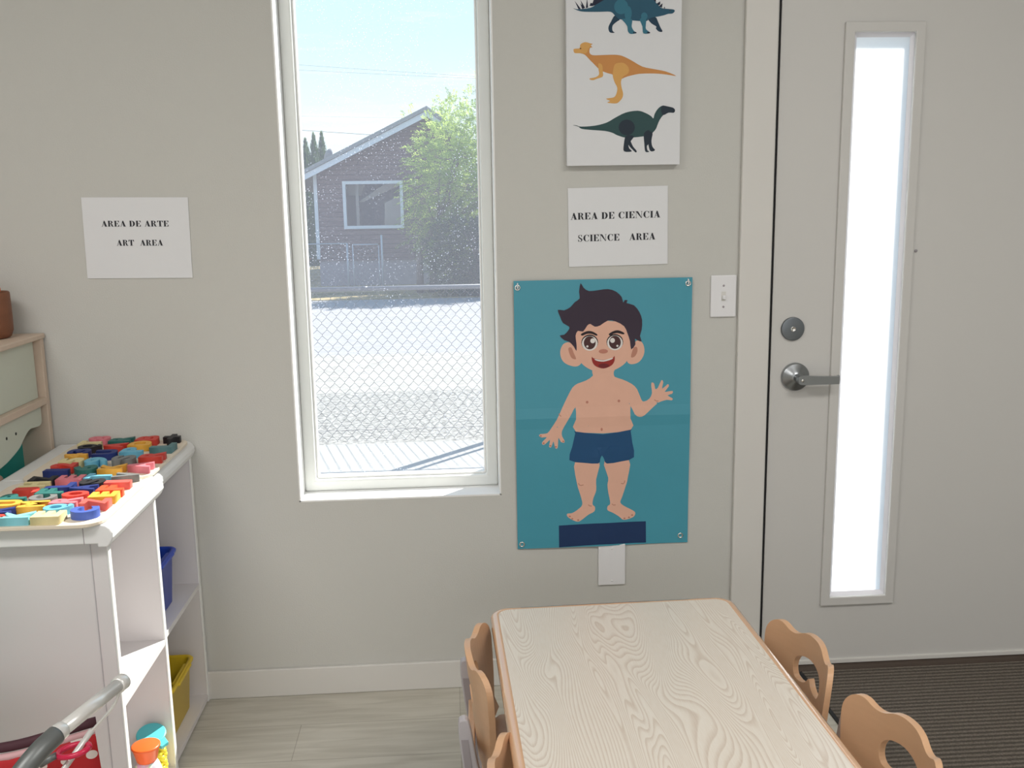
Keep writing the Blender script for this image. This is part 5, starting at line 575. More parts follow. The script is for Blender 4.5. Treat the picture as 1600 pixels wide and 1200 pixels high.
LET = [
 ('8','pink',-.965,-.052,'pink block with two round holes '+far+', back left'),
 ('R','teal',-.900,-.072,'dark green letter block '+far+', in the row touching the wall'),
 ('B','red',-.830,-.070,'red letter block with two holes '+far+', beside the black plus'),
 ('+','black',-.768,-.062,'black plus-shaped block at the right corner of the far alphabet board'),
 ('T','cream',-.972,-.100,'cream letter block '+far+', touching the pink one'),
 ('Q','black',-.960,-.146,'black rounded letter block '+far+', behind the navy curved one'),
 ('A','red',-.895,-.142,'large red letter block '+far+', behind the navy one'),
 ('D','yellow',-.832,-.128,'yellow letter block '+far+', left of the grey-green'),
 ('L','tealgrey',-.764,-.160,'grey-green block '+far+', in front of the plus'),
 ('3','navy',-.966,-.194,'navy curved block '+far+', in front of the black rounded one'),
 ('U','navy',-.893,-.216,'navy letter block '+far+', behind the light blue round-holed one'),
 ('P','lblue',-.829,-.200,'small light blue letter block '+far+', behind the grey one'),
 ('R','red',-.762,-.262,'red letter block with one hole '+far+', at the right edge'),
 ('4','yellow',-.962,-.242,'yellow block '+far+', in front of the navy curved one'),
 ('5','cream',-.950,-.290,'pale cream curved block '+far+', behind the small red one'),
 ('9','lblue',-.888,-.296,'large light blue block with a round hole '+far),
 ('S','grey',-.826,-.284,'grey letter block '+far+', behind the yellow one at the front'),
 ('2','red',-.953,-.338,'small red block '+far+', left of the dark green one'),
 ('6','teal',-.890,-.372,'dark green block with a hole '+far+', at its front edge'),
 ('K','yellow',-.826,-.368,'yellow letter block '+far+', at its front edge'),
 ('A','pink',-.764,-.358,'pink letter block '+far+', at its front right corner'),
 ('1','navy',-.952,-.384,'small navy block '+far+', front left corner'),
 ('Z','black',-.955,-.455,'black block '+near+', in its back row at the left'),
 ('E','pink',-.891,-.456,'pink letter block '+near+', in its back row'),
 ('T','lblue',-.830,-.448,'light blue letter block '+near+', in its back row'),
 ('V','grey',-.766,-.448,'grey letter block '+near+', at its back right corner'),
 ('S','black',-.828,-.496,'black curved letter block '+near+', left of the salmon one'),
 ('I','salmon',-.768,-.505,'salmon bar-shaped letter block '+near+', right of the black curved one'),
 ('L','navy',-.890,-.520,'plain navy letter block '+near+', behind the dark green one'),
 ('A','navy',-.832,-.545,'navy letter block with a hole '+near+', behind the round red one'),
 ('H','cream',-.953,-.505,'cream letter block '+near+', behind the dull red one'),
 ('J','red',-.953,-.552,'dull red letter block '+near+', left of the dark green prongs'),
 ('F','teal',-.893,-.566,'two-pronged dark green letter block '+near),
 ('O','red',-.830,-.594,'round red letter block with a hole '+near),
 ('F','orange',-.765,-.556,'orange-red letter block '+near+', sunlit, behind the yellow one'),
 ('E','yellow',-.765,-.606,'bright yellow letter block '+near+', in the sunlight at the right'),
 ('P','teal',-.958,-.600,'dark green rounded letter block '+near+', at the left edge'),
 ('C','grey',-.893,-.614,'grey curved letter block '+near+', left of the pale pink one'),
 ('R','pink',-.832,-.642,'pale pink letter block '+near+', behind the light blue round one'),
 ('U','yellow',-.950,-.648,'yellow curved block '+near+', left edge, behind the navy one'),
 ('M','yellow',-.893,-.662,'yellow letter block with square ends '+near+', behind the pale cyan one'),
 ('R','navy',-.947,-.696,'navy letter block '+near+', at the left picture edge'),
 ('Q','lblue',-.831,-.690,'light blue round letter block with a hole '+near+', sunlit'),
 ('Z','salmon',-.766,-.656,'salmon letter block '+near+', right behind the blue curved one'),
 ('I','red',-.945,-.740,'red letter block '+near+', at the extreme left of the front row'),
 ('K','lcyan',-.893,-.735,'pale cyan letter block '+near+', in the front row'),
 ('E','cream',-.831,-.737,'pale cream letter block '+near+', in the front row'),
 ('C','blue',-.767,-.716,'blue curved letter block '+near+', at its front right corner'),
]
rl = random.Random(3)
for ch, key, x, y, lb in LET:
    o = bpy.data.objects.new('letter_block', glyph_mesh(ch, key)); C.objects.link(o)
    if x > -.94 and y > -.40: o.scale = (1, 1.22, 1)
    o.location = (x, y, ST_+.0081); o.rotation_euler = (0, 0, R(rl.uniform(-3, 3)))
    tag(o, label=lb, cat='letter block', group='coloured letter blocks')

# ================================================================ BINS AND TOYS ON THE SHELVES
def bin_mesh(root, L, Wd, H, m):
    """tapered tub, long side along x (into the shelf), open top with rolled rim and front lip"""
    b = MB(); loops = []
    for ins, z in ((.014+.0, 0), (.010, .004), (.002, H-.012), (-.006, H-.010), (-.007, H-.004), (-.004, H), (.003, H), (.005, H-.006), (.013, .006), (.016, .0045)):
        loops.append([(x, y, z) for x, y in rrect(ins, L-ins, ins-Wd/2, Wd/2-ins, .022, 5)])
    rs = ringed(b, loops); b.b.faces.new(rs[0][::-1]); b.b.faces.new(rs[-1])
    return b.build('tub', m, root)
BLUEP = mat('blue_plastic', (.02,.07,.50), .32); YELP = mat('yellow_plastic', (.72,.50,.02), .38)
t = empty('storage_bin', (-1.035, -.225, .3682), label='royal blue plastic bin on the middle shelf of the far cubby', cat='bin', group='plastic storage bins')
bin_mesh(t, .270, .190, .150, BLUEP)
b = MB(); b.box(.258, .281, -.055, .055, .140, .149); b.build('grip_lip', BLUEP, t, bevel=.004)
t = empty('storage_bin', (-1.04, -.178, .0222), label='yellow plastic bin on the bottom shelf of the far cubby', cat='bin', group='plastic storage bins')
bin_mesh(t, .280, .215, .150, YELP)
b = MB(); b.box(.268, .292, -.06, .06, .140, .149); b.build('grip_lip', YELP, t, bevel=.004)
def disc_toy(loc, rot, r, h, m, lb, cat='toy'):
    b = MB(); b.lathe([(.001,-h),(r*.8,-h),(r,-h*.5),(r,h*.5),(r*.8,h),(r*.5,h*.7),(.001,h*.7)], 28)
    o = b.build('toy_disc', m, loc=loc, rot=rot); tag(o, label=lb, cat=cat); return o
disc_toy((-.850, -.165, .118), (R(62), R(12), 0), .046, .010, mat('toy_blue', (.04,.16,.42), .4), 'dark blue plastic toy disc leaning inside the yellow bin')
disc_toy((-.850, -.205, .105), (R(58), R(10), 0), .044, .010, mat('toy_green', (.05,.38,.22), .4), 'green plastic toy disc leaning inside the yellow bin')
# jar with orange lid
def clearm(name, col, mixv):
    m = bpy.data.materials.new(name); m.use_nodes = True; n = m.node_tree; p = n.nodes['Principled BSDF']
    t_ = n.nodes.new('ShaderNodeTexCoord'); z = n.nodes.new('ShaderNodeTexVoronoi'); z.inputs['Scale'].default_value = 95
    r_ = n.nodes.new('ShaderNodeMixRGB'); r_.inputs[0].default_value = mixv; r_.inputs[2].default_value = col
    n.links.new(t_.outputs['Object'], z.inputs['Vector']); n.links.new(z.outputs['Color'], r_.inputs[1]); n.links.new(r_.outputs[0], p.inputs['Base Color'])
    p.inputs['Roughness'].default_value = .25; return m
JG = 'capped toy jars in the near cubby'
t = empty('toy_jar', (-.762, -.500, .0222), label='toy jar of coloured beads with a flared orange lid, bottom of near cubby', cat='toy jar', group=JG)
b = MB(); b.lathe([(.001,0),(.030,0),(.034,.01),(.034,.055),(.028,.075),(.022,.085)], 28); b.build('jar_body', clearm('confetti', (.85,.80,.84,1), .62), t)
b = MB(); b.lathe([(.020,.083),(.024,.088),(.031,.118),(.034,.122),(.034,.125),(.031,.1265),(.001,.1268)], 30); b.build('orange_lid', mat('orange_plastic', (.85,.13,.02), .35), t)
t = empty('toy_jar', (-.770, -.432, .0222), label='toy jar of yellow balls with a tilted bright cyan lid, behind the orange-lidded jar', cat='toy jar', group=JG)
b = MB(); b.lathe([(.001,0),(.024,0),(.026,.01),(.026,.08),(.020,.09),(.001,.091)], 22)
for k in range(6):
    for j in range(9):
        a = 2*math.pi*(j+.5*(k%2))/9; bmesh.ops.create_icosphere(b.b, subdivisions=2, radius=.0085, matrix=Matrix.Translation((.026*math.cos(a), .026*math.sin(a), .01+k*.0145)))
b.build('ball_filled_body', mat('yellow_toy', (.85,.72,.06), .35), t, smooth=True)
b = MB(); b.lathe([(.001,-.014),(.024,-.014),(.028,-.008),(.034,.010),(.036,.014),(.034,.016),(.001,.0145)], 28); b.prism([(.028,-.016),(.052,-.010),(.052,.010),(.028,.016)], .004, .014, 'z')
o = b.build('cyan_lid', mat('cyan_plastic', (.10,.62,.70), .35), t, loc=(0,0,.104), rot=(R(10), R(14), R(-35)), bevel=.002)

# ================================================================ WOODEN PLAY STAND
PX, PY1, PZ = -1.105, -.008, 1.098
ps = empty('play_stand', (PX, PY1, 0), label='wooden play stand with pale green panels and scalloped valance behind the white shelves', cat='play furniture')
GRN = mat('pale_green_paint', (.60,.64,.55), .5); TEALM = mat('teal_panel', (.02,.36,.32), .5)
LY, DX = 1.15, .46
for yy in (0, -LY+.02): box('side_panel', -DX, 0, yy-.02, yy, 0, PZ-.014, PLYW, ps, bevel=.002)
box('top_board', -DX-.005, .004, -LY-.004, .002, PZ-.014, PZ, PLYW, ps, bevel=.003)
box('upper_panel', -.028, -.018, -LY+.02, -.030, .925, PZ-.0145, GRN, ps)
box('middle_rail', -.034, .0, -LY+.02, -.0205, .905, .924, PLYW, ps, bevel=.002)
val = smooth_loop([(-.031,.905),(-.031,.868),(-.036,.856),(-.050,.851),(-.080,.853),(-.106,.855),(-.130,.849),(-.160,.833),(-.182,.821),(-.234,.807),(-.282,.799),(-.35,.795),(-.44,.80),(-.50,.82),(-.54,.85)], 3, False) + [(-.60,.853),(-LY+.03,.85),(-LY+.03,.905)]
PEGS = ((-.193,.862),(-.246,.862),(-.330,.860),(-.385,.860))
b = MB(); b.prism(val, -.026, -.014, 'x'); vl = b.build('valance', GRN, ps)
for y, z in PEGS:
    b = MB(); b.lathe([(.0042,-.0142),(.0042,-.0136),(.001,-.0136)], 12, (0,y,z), 'x'); b.build('peg_hole', DARK, vl)
box('teal_back', -.088, -.078, -LY+.02, -.0201, .05, .92, TEALM, ps)
box('inner_shelf', -.0779, -.0, -LY+.02, -.0201, .60, .616, PLYW, ps)
# things inside and on the stand
wt = empty('wooden_cup', (PX-.047, -.300, .616), label='wooden cup with a pinkish cloth tuft on top inside the play stand', cat='cup')
b = MB(); b.lathe([(.001,0),(.020,0),(.022,.05),(.0235,.125),(.022,.127),(.020,.122),(.001,.12)], 24); b.build('cup', mat('brown_wood', (.42,.25,.14), .5, var=.1, vscale=8, vmap=(6,6,1)), wt)
b = MB()
for k in range(9):
    a = k*.7; b.tube(smooth_loop([(.0,.0,.120),(.010*math.cos(a),.010*math.sin(a),.146),(.022*math.cos(a),.022*math.sin(a),.154),(.028*math.cos(a),.034*math.sin(a),.143)], 3, False), [.008,.009,.009,.009,.009,.008,.008,.007,.006,.003][:10], 8)
b.build('cloth_tuft', mat('pink_cloth', (.55,.36,.29), .8), wt)
bk = empty('brown_basket', (PX-.105, -.105, PZ), label='brown leather-look basket of orange balls standing on the wooden play stand', cat='basket')
b = MB(); loops = []
for r_, z in ((.052,0),(.060,.004),(.066,.02),(.067,.06),(.066,.118),(.064,.121),(.061,.118),(.060,.01)):
    loops.append([(r_*math.cos(2*math.pi*k/32), r_*math.sin(2*math.pi*k/32), z) for k in range(32)])
rs = ringed(b, loops); b.b.faces.new(rs[0][::-1]); b.b.faces.new(rs[-1]); b.build('basket_wall', mat('brown_leather', (.20,.075,.035), .6, bump=.4, bscale=120, var=.15, vscale=12, vmap=(1,1,6)), bk)
OR = mat('orange_toy', (.62,.16,.06), .5, bump=.3, bscale=80); OG = mat('olive_toy', (.22,.20,.10), .6)
for k, (x, y, z, r_, m_) in enumerate(((.018,-.01,.118,.031,OR),(-.03,.02,.115,.028,OR),(.0,.035,.112,.024,OG),(-.015,-.03,.14,.022,OR),(.034,-.012,.128,.020,OR))):
    bb = MB(); bmesh.ops.create_uvsphere(bb.b, u_segments=18, v_segments=12, radius=r_)
    o = bb.build('toy_ball', m_, smooth=True, loc=(PX-.105+x, -.105+y, PZ+z)); o.scale = (1,1,.9)
    tag(o, label=('orange toy ball at the right rim of the brown basket','orange toy ball at the left rear inside the brown basket','olive green toy ball at the back of the brown basket','smaller orange toy ball topmost in the brown basket','small orange toy ball showing at the right rim of the basket')[k], cat='toy ball', group='toy balls in the basket')

# ================================================================ TOY STROLLER
TUBEW = mat('polished_tube', (.80,.79,.77), .25, .35); TUBEG = mat('grey_foam_grip', (.17,.18,.18), .42, .5)
def polka():
    m = bpy.data.materials.new('red_polka_fabric'); m.use_nodes = True; n = m.node_tree; p = n.nodes['Principled BSDF']
    t_ = n.nodes.new('ShaderNodeTexCoord'); mp = n.nodes.new('ShaderNodeMapping'); mp.inputs['Scale'].default_value = (26,26,26)
    sx = n.nodes.new('ShaderNodeSeparateXYZ'); n.links.new(t_.outputs['Object'], mp.inputs[0]); n.links.new(mp.outputs[0], sx.inputs[0])
    def M_(op, a, b_=None):
        k = n.nodes.new('ShaderNodeMath'); k.operation = op
        for i, v in enumerate((a, b_)):
            if v is None: continue
            if hasattr(v, 'is_output') or hasattr(v, 'links'): n.links.new(v, k.inputs[i])
            else: k.inputs[i].default_value = v
        return k.outputs[0]
    row = M_('FLOOR', sx.outputs['Z']); off = M_('MULTIPLY', M_('MODULO', M_('ABSOLUTE', row), 2.0), .5)
    u = M_('SUBTRACT', M_('FRACT', M_('ADD', M_('ADD', sx.outputs['X'], 40.0), off)), .5); v = M_('SUBTRACT', M_('FRACT', M_('ADD', sx.outputs['Z'], 40.0)), .5)
    d = M_('ADD', M_('MULTIPLY', u, u), M_('MULTIPLY', v, v)); c = M_('LESS_THAN', d, .055)
    x = n.nodes.new('ShaderNodeMixRGB'); x.inputs[1].default_value = (.46,.012,.018,1); x.inputs[2].default_value = (.75,.66,.62,1)
    n.links.new(c, x.inputs[0]); n.links.new(x.outputs[0], p.inputs['Base Color']); p.inputs['Roughness'].default_value = .7; return m
sv = empty('toy_stroller', (-.75, -1.12, 0), label='toy doll stroller with chrome and grey tubes and red polka-dot seat, lower left corner', cat='toy stroller')
def sl(p): return (p[0]+.75, p[1]+1.12, p[2])
b = MB(); b.tube([sl((-.586,-1.10,.612)), sl((-.618,-1.285,.628))], .0115, 20); b.build('handle_tube', TUBEW, sv)
for q, r_ in (((-.586,-1.10,.612), 1), ((-.618,-1.285,.628), 0)):
    b = MB(); d = Vector((-.032,-.185,.016)).normalized(); c_ = Vector(sl(q)); b.tube([c_-d*.012, c_-d*.009, c_+d*.009, c_+d*.012], [.0118,.0142,.0142,.0118], 18); b.build('tube_joint', TUBEW, sv)
b = MB(); b.tube([sl(p) for p in smooth_loop([(-.619,-1.291,.628),(-.632,-1.325,.621),(-.652,-1.355,.598),(-.675,-1.375,.560),(-.70,-1.385,.50),(-.73,-1.38,.40)], 5, False)], .0155, 18); b.build('curved_grip', TUBEG, sv)
b = MB(); b.tube([sl(p) for p in smooth_loop([(-.588,-1.098,.600),(-.602,-1.10,.570),(-.638,-1.10,.530),(-.645,-1.10,.524)], 5, False)], .0026, 8)
b.tube([sl((-.642,-1.10,.527)), sl((-.700,-1.14,.452)), sl((-.78,-1.2,.30))], .0052, 10)
b.tube([sl((-.78,-1.2,.30)), sl((-.80,-1.05,.03))], .0052, 10); b.tube([sl((-.73,-1.38,.40)), sl((-.74,-1.36,.03))], .0052, 10)
b.tube([sl((-.78,-1.2,.30)), sl((-.98,-1.2,.30))], .0052, 10); b.tube([sl((-.98,-1.2,.30)), sl((-.98,-1.05,.03))], .0052, 10)
b.build('frame_tube', TUBEW, sv)
RED = polka()
b = MB(); n_ = 12
def seat_pt(u, v): # u 0..1 along x, v 0..1 downward
    x = -1.02 + .355*u; y = -1.03 - .05*math.sin(u*math.pi) ; z = .478 + .008*math.cos(u*6) - .25*v
    return sl((x, y + .035*v, z))
g = [[b.b.verts.new(seat_pt(i/n_, j/8)) for i in range(n_+1)] for j in range(9)]
for j in range(8):
    for i in range(n_): f = b.b.faces.new((g[j][i], g[j][i+1], g[j+1][i+1], g[j+1][i])); f.smooth = True
o = b.build('polka_dot_back', RED, sv); m_ = o.modifiers.new('s', 'SOLIDIFY'); m_.thickness = .006
b = MB(); b.tube([seat_pt(i/24, 0) for i in range(25)], .0065, 10); b.build('pink_piping', mat('pink_binding', (.62,.36,.38), .6), sv)
b = MB(); b.tube([Vector(seat_pt(i/24, -.055))+Vector((0,.012,0)) for i in range(25)], .009, 10); b.build('dark_binding', mat('maroon_binding', (.06,.015,.025), .7), sv)
b = MB(); b.box(-.27, .09, -.07, .09, .20, .212); b.build('seat_base', RED, sv, bevel=.005)
for x, y in ((-.23,.08),(.0,.08),(.01,-.24)):
    b = MB(); b.lathe([(.001,-.010),(.022,-.010),(.03,-.006),(.03,.006),(.022,.010),(.001,.010)], 24, (x,y,.03), 'x'); b.build('wheel', BLACK, sv)
b = MB(); cc = Vector(sl((-.668,-1.12,.502))); 
b.tube([cc + Vector((.026*math.cos(a), .020*math.sin(a), .004*math.cos(a))) for a in [2*math.pi*k/32 for k in range(33)]], .0050, 10); b.build('red_ring', mat('red_plastic', (.62,.015,.07), .3), sv)
b = MB(); b.tube([cc+Vector((-.024,-.012,0)), cc+Vector((-.05,-.02,-.012))], .006, 10); b.build('ring_clip', TUBEG, sv)
# ================================================================ OUTSIDE
GZ = -.28
def ground(name, c1, c2, scale, detail, y0, y1, z, x0=-40, x1=40, bump=.5, stretch=(1,1,1), spots=None):
    m = bpy.data.materials.new(name); m.use_nodes = True; n = m.node_tree; p = n.nodes['Principled BSDF']; p.inputs['Roughness'].default_value = .95; p.inputs['Specular IOR Level'].default_value = .2
    t = n.nodes.new('ShaderNodeTexCoord'); mp = n.nodes.new('ShaderNodeMapping'); mp.inputs['Scale'].default_value = stretch
    z_ = n.nodes.new('ShaderNodeTexNoise'); z_.inputs['Scale'].default_value = scale; z_.inputs['Detail'].default_value = detail; z_.inputs['Roughness'].default_value = .65
    r_ = n.nodes.new('ShaderNodeValToRGB'); r_.color_ramp.elements[0].position = .36; r_.color_ramp.elements[0].color = tuple(c1)+(1,); r_.color_ramp.elements[1].position = .58; r_.color_ramp.elements[1].color = tuple(c2)+(1,)
    b_ = n.nodes.new('ShaderNodeBump'); b_.inputs['Strength'].default_value = bump; b_.inputs['Distance'].default_value = .02
    n.links.new(t.outputs['Object'], mp.inputs[0]); n.links.new(mp.outputs[0], z_.inputs['Vector']); n.links.new(z_.outputs['Fac'], r_.inputs[0]); n.links.new(r_.outputs[0], p.inputs['Base Color']); n.links.new(z_.outputs['Fac'], b_.inputs['Height']); n.links.new(b_.outputs[0], p.inputs['Normal'])
    b = MB(); b.box(x0, x1, y0, y1, z-.2, z); return tag(b.build(name, m), kind='structure')
ground('gravel_ground', (.09,.085,.072), (.36,.35,.33), 24, 6, 4.28, 6.4, GZ-.01, bump=.6)
ground('dirt_verge', (.27,.255,.235), (.36,.345,.32), 9, 5, 6.4, 8.9, GZ-.012)
ground('road', (.255,.25,.265), (.315,.31,.325), 14, 4, 8.9, 16.3, GZ-.015, bump=.15, stretch=(.35,1,1))
ground('dry_grass_ground', (.16,.14,.06), (.38,.29,.16), 2.5, 5, 16.3, 60, GZ+.0, bump=.8)
b = MB(); b.box(-12, 12, WT, 4.28, GZ-.2, GZ)
tag(b.build('sidewalk', CONC), kind='structure')

def chain_mesh(b, x0, x1, z0, z1, y, w_=.0718, h_=.088, r=.0016, n=5):
    i = 0; x = x0
    while x < x1:
        pts = []
        rows = int((z1-z0)/(h_/2))
        for q in range(rows+1):
            s = (q+i) % 2; xx = x + s*w_/2; zz = z0+q*h_/2
            pts += [(xx, y+(.002 if s else -.002), zz-.005), (xx, y+(.002 if s else -.002), zz+.005)]
        b.tube(pts, r, n, cap=False); x += w_/2; i += 1
fn_ = empty('chain_link_fence', (0, 4.3, 0), label='galvanised chain-link fence with a pipe top rail just outside the window', cat='fence')
b = MB(); chain_mesh(b, -2.5, 1.7, GZ+.02, .855, 0); b.build('chain_mesh', GALV, fn_)
b = MB(); b.tube([(-2.9,.0,.862),(1.9,0,.862)], .0165, 16); b.tube([(-.62,0,.862),(-.58,0,.862)], .0185, 16); b.build('top_rail', mat('rail_galv', (.11,.115,.14), .5, .2), fn_)
b = MB(); b.tube([(-2.9,0,GZ+.10),(1.9,0,GZ+.10)], .0014, 6); b.build('tension_wire', GALV, fn_)
for x, r in ((-2.6,.03), (.37,.034), (.50,.018), (1.85,.03)):
    b = MB(); b.tube([(x,.035,GZ-.02),(x,.035,.90)], r, 14); b.lathe([(r,.90),(r*1.08,.905),(r*.8,.925),(.001,.935)], 14, (x,.035,0)); b.build('post', mat('post_galv', (.2,.2,.22), .5, .3), fn_)

# house across the road
HY = 19.9
def siding():
    m = bpy.data.materials.new('brown_siding'); m.use_nodes = True; n = m.node_tree; p = n.nodes['Principled BSDF']
    t = n.nodes.new('ShaderNodeTexCoord'); br = n.nodes.new('ShaderNodeTexBrick'); br.inputs['Scale'].default_value = 1; br.inputs['Brick Width'].default_value = 3.2; br.inputs['Row Height'].default_value = .105; br.inputs['Mortar Size'].default_value = .012
    br.inputs['Color1'].default_value = (.155,.105,.12,1); br.inputs['Color2'].default_value = (.185,.13,.145,1); br.inputs['Mortar'].default_value = (.09,.065,.075,1)
    mp = n.nodes.new('ShaderNodeMapping'); mp.inputs['Rotation'].default_value = (R(-90),0,0)
    n.links.new(t.outputs['Object'], mp.inputs[0]); n.links.new(mp.outputs[0], br.inputs['Vector']); n.links.new(br.outputs['Color'], p.inputs['Base Color']); p.inputs['Roughness'].default_value = .85
    return m
hs = empty('house', (-.37, HY, GZ), label='brown-sided bungalow with white gable trim across the road', cat='house')
def hx(x): return x+.37
def hz(z): return z-GZ
PK = (-.369, 3.60)
WX = (-2.97, 2.6)
zl = PK[1]-(PK[0]-WX[0])*.485-.08; zr = PK[1]-(WX[1]-PK[0])*.72-.08
hw = [(-2.348,1.018,-.975,2.095)]
x0, z0, x1, z1 = hw[0]
b = MB()
zs = [(WX[0], .30)]
def topz(x): return (PK[1]-.08-(PK[0]-x)*.485) if x < PK[0] else (PK[1]-.08-(x-PK[0])*.72)
def col(xa, xb, za, zb_fn):
    pts = [(hx(xa),hz(za)),(hx(xb),hz(za)),(hx(xb),hz(zb_fn(xb)))]
    if xa < PK[0] < xb: pts.append((hx(PK[0]),hz(zb_fn(PK[0]))))
    pts.append((hx(xa),hz(zb_fn(xa)))); b.prism(pts, 0, .15, 'y')
col(WX[0], x0, .30, topz); col(x1, WX[1], .30, topz); col(x0, x1, z1, topz); col(x0, x1, .30, lambda x: z0)
b.box(hx(WX[0]), hx(WX[0])+.15, .15, 8, hz(.3), hz(zl)); b.box(hx(WX[1])-.15, hx(WX[1]), .15, 8, hz(.3), hz(zr))
b.build('siding_wall', siding(), hs)
FND = mat('foundation', (.30,.27,.33), .9, bump=.3, bscale=20, var=.1, vscale=5)
box('foundation', hx(WX[0])+.02, hx(WX[1])-.02, .03, 8, hz(GZ)-.1, hz(.30), FND, hs)
HT = mat('house_trim', (.62,.66,.78), .6)
b = MB()
for sgn, ex, sl_ in ((-1, -3.75, .485), (1, 3.0, .72)):
    pk = (hx(PK[0]), hz(PK[1])); e = (hx(ex), hz(PK[1]-abs(ex-PK[0])*sl_))
    b.prism([pk, e, (e[0], e[1]-.13), (pk[0], pk[1]-.13)], -.36, -.32, 'y')
b.build('rake_board', HT, hs)
b = MB()
for sgn, ex, sl_ in ((-1, -3.75, .485), (1, 3.0, .72)):
    pk = (hx(PK[0]), hz(PK[1])+.01); e = (hx(ex), hz(PK[1]-abs(ex-PK[0])*sl_)+.01)
    b.prism([(pk[0], pk[1]+.09), (e[0], e[1]+.09), (e[0], e[1]), (pk[0], pk[1])], -.40, 8.2, 'y')
b.build('roof', mat('roof_shingle', (.27,.28,.31), .9, var=.1, vscale=6), hs)
box('corner_board', hx(WX[0])-.03, hx(WX[0])+.05, -.02, .10, hz(.34), hz(zl)+.02, HT, hs)
fr_ = frame('window_frame', hx(x0), hx(x1), hz(z0), hz(z1), .07, -.03, .08, HT, hs, 0)
b = MB(); b.box(hx(x0), hx(x1), .9, .95, hz(z0)-.2, hz(z1)+.2); b.build('reflection_backing', mat('reflection_backing', (.08,.10,.18), .9), fr_)  # bluish backing: the pane's reflected tone is put into its colour
b = MB(); b.quad([(hx(x0)+.07,.04,hz(z0)+.07),(hx(x1)-.07,.04,hz(z0)+.07),(hx(x1)-.07,.04,hz(z1)-.07),(hx(x0)+.07,.04,hz(z1)-.07)]); b.build('pane', glass_mat('house_glass', .16, .0, (.75,.8,.9,1)), fr_)  # haze mix stands in for the pane's pale reflection
REFL = mat('beige_reflection', (.72,.62,.52), .9)  # beige shapes behind the glass stand in for reflections on it
b = MB(); b.prism([(hx(-1.44),hz(1.08)),(hx(-1.05),hz(1.08)),(hx(-1.05),hz(1.76)),(hx(-1.42),hz(1.60))], .30, .33, 'y'); b.build('reflection_patch', REFL, fr_)
b = MB(); b.prism([(hx(-2.05),hz(1.62)),(hx(-1.95),hz(1.62)),(hx(-1.10),hz(1.98)),(hx(-1.08),hz(2.03)),(hx(-1.42),hz(2.03))], .45, .48, 'y'); b.box(hx(-2.08), hx(-2.01), .25, .3, hz(1.08), hz(2.03)); b.prism([(hx(-2.28),hz(1.78)),(hx(-1.98),hz(1.78)),(hx(-1.9),hz(2.03)),(hx(-2.28),hz(2.03))], .6, .62, 'y'); b.build('reflection_bars', REFL, fr_)
# back fence with gate frames in front of the house
f2 = empty('yard_fence', (0, 18.6, GZ), label='thin wire yard fence with a gate in front of the brown house', cat='fence')
F2M = mat('weathered_pipe', (.42,.46,.56), .6, .2)
for xs_ in ((-5.5,.73,-2.17,.73),(-2.05,.70,-1.50,.70)):
    b = MB(); b.tube([(xs_[0],0,xs_[1]-GZ),(xs_[2],0,xs_[3]-GZ)], .014, 8); b.build('rail', F2M, f2)
for x, z, r in ((-5.5,.75,.03),(-4.0,.75,.02),(-2.17,.73,.022),(-2.05,.70,.014),(-1.49,.68,.012),(-1.42,.90,.022)):
    b = MB(); b.tube([(x,0,-.02),(x,0,z-GZ)], r, 8); b.build('post', F2M, f2)
b = MB(); chain_mesh(b, -5.4, -1.45, .05, .96, 0, .12, .12, .0022, 3); b.build('wire_mesh', F2M, f2)
ds = empty('satellite_dish', (-3.02, 22.6, 2.40), label='small grey satellite dish edge-on above the left roof slope of the house', cat='satellite dish')
b = MB(); b.lathe([(.001,.0),(.12,.012),(.21,.045),(.25,.085),(.248,.09),(.2,.055),(.001,.014)], 24, (0,0,0), 'x'); b.build('dish', mat('dish_grey', (.20,.19,.20), .6), ds, loc=(.0,0,.37), rot=(0,R(10),R(30)))
b = MB(); b.tube([(0,0,0),(0,0,.33)], .02, 8); b.build('mast', F2M, ds)

# leaves
def leafmat(name, c, tr):
    m = bpy.data.materials.new(name); m.use_nodes = True; n = m.node_tree; n.nodes.clear(); out = n.nodes.new('ShaderNodeOutputMaterial')
    d = n.nodes.new('ShaderNodeBsdfDiffuse'); d.inputs[0].default_value = tuple(c)+(1,); t = n.nodes.new('ShaderNodeBsdfTranslucent'); t.inputs[0].default_value = tuple(tr)+(1,)
    x = n.nodes.new('ShaderNodeMixShader'); x.inputs[0].default_value = .5; n.links.new(d.outputs[0], x.inputs[1]); n.links.new(t.outputs[0], x.inputs[2]); n.links.new(x.outputs[0], out.inputs[0]); return m
LEAF = leafmat('ash_leaves', (.21,.31,.09), (.50,.64,.18)); LEAFD = leafmat('conifer_leaves', (.05,.11,.06), (.10,.18,.05)); RUST = leafmat('rust_leaves', (.30,.12,.07), (.4,.15,.06))
BARK = mat('bark', (.16,.13,.12), .9, bump=.6, bscale=20)
def frond(b, p, d, L, rnd, w_=.035, k=7):
    d = d.normalized(); s = d.cross(Vector((0,0,1)));
    if s.length < .1: s = Vector((1,0,0))
    s.normalize(); s = (s + Vector((rnd.uniform(-.4,.4),)*3)).normalized(); nn = d.cross(s).normalized()
    for i in range(k):
        c = p + d*(L*(i+1)/k) + Vector((0,0,-.25*L*((i+1)/k)**2))
        for sg in (-1, 1):
            a = s*sg; l = L*.30*(1-.25*i/k); q = c + a*l + d*l*.45 + nn*rnd.uniform(-.03,.03)
            wv = d*w_*.5
            b.b.faces.new([b.b.verts.new(v) for v in (c, c+(q-c)*.5+wv, q, c+(q-c)*.5-wv)])
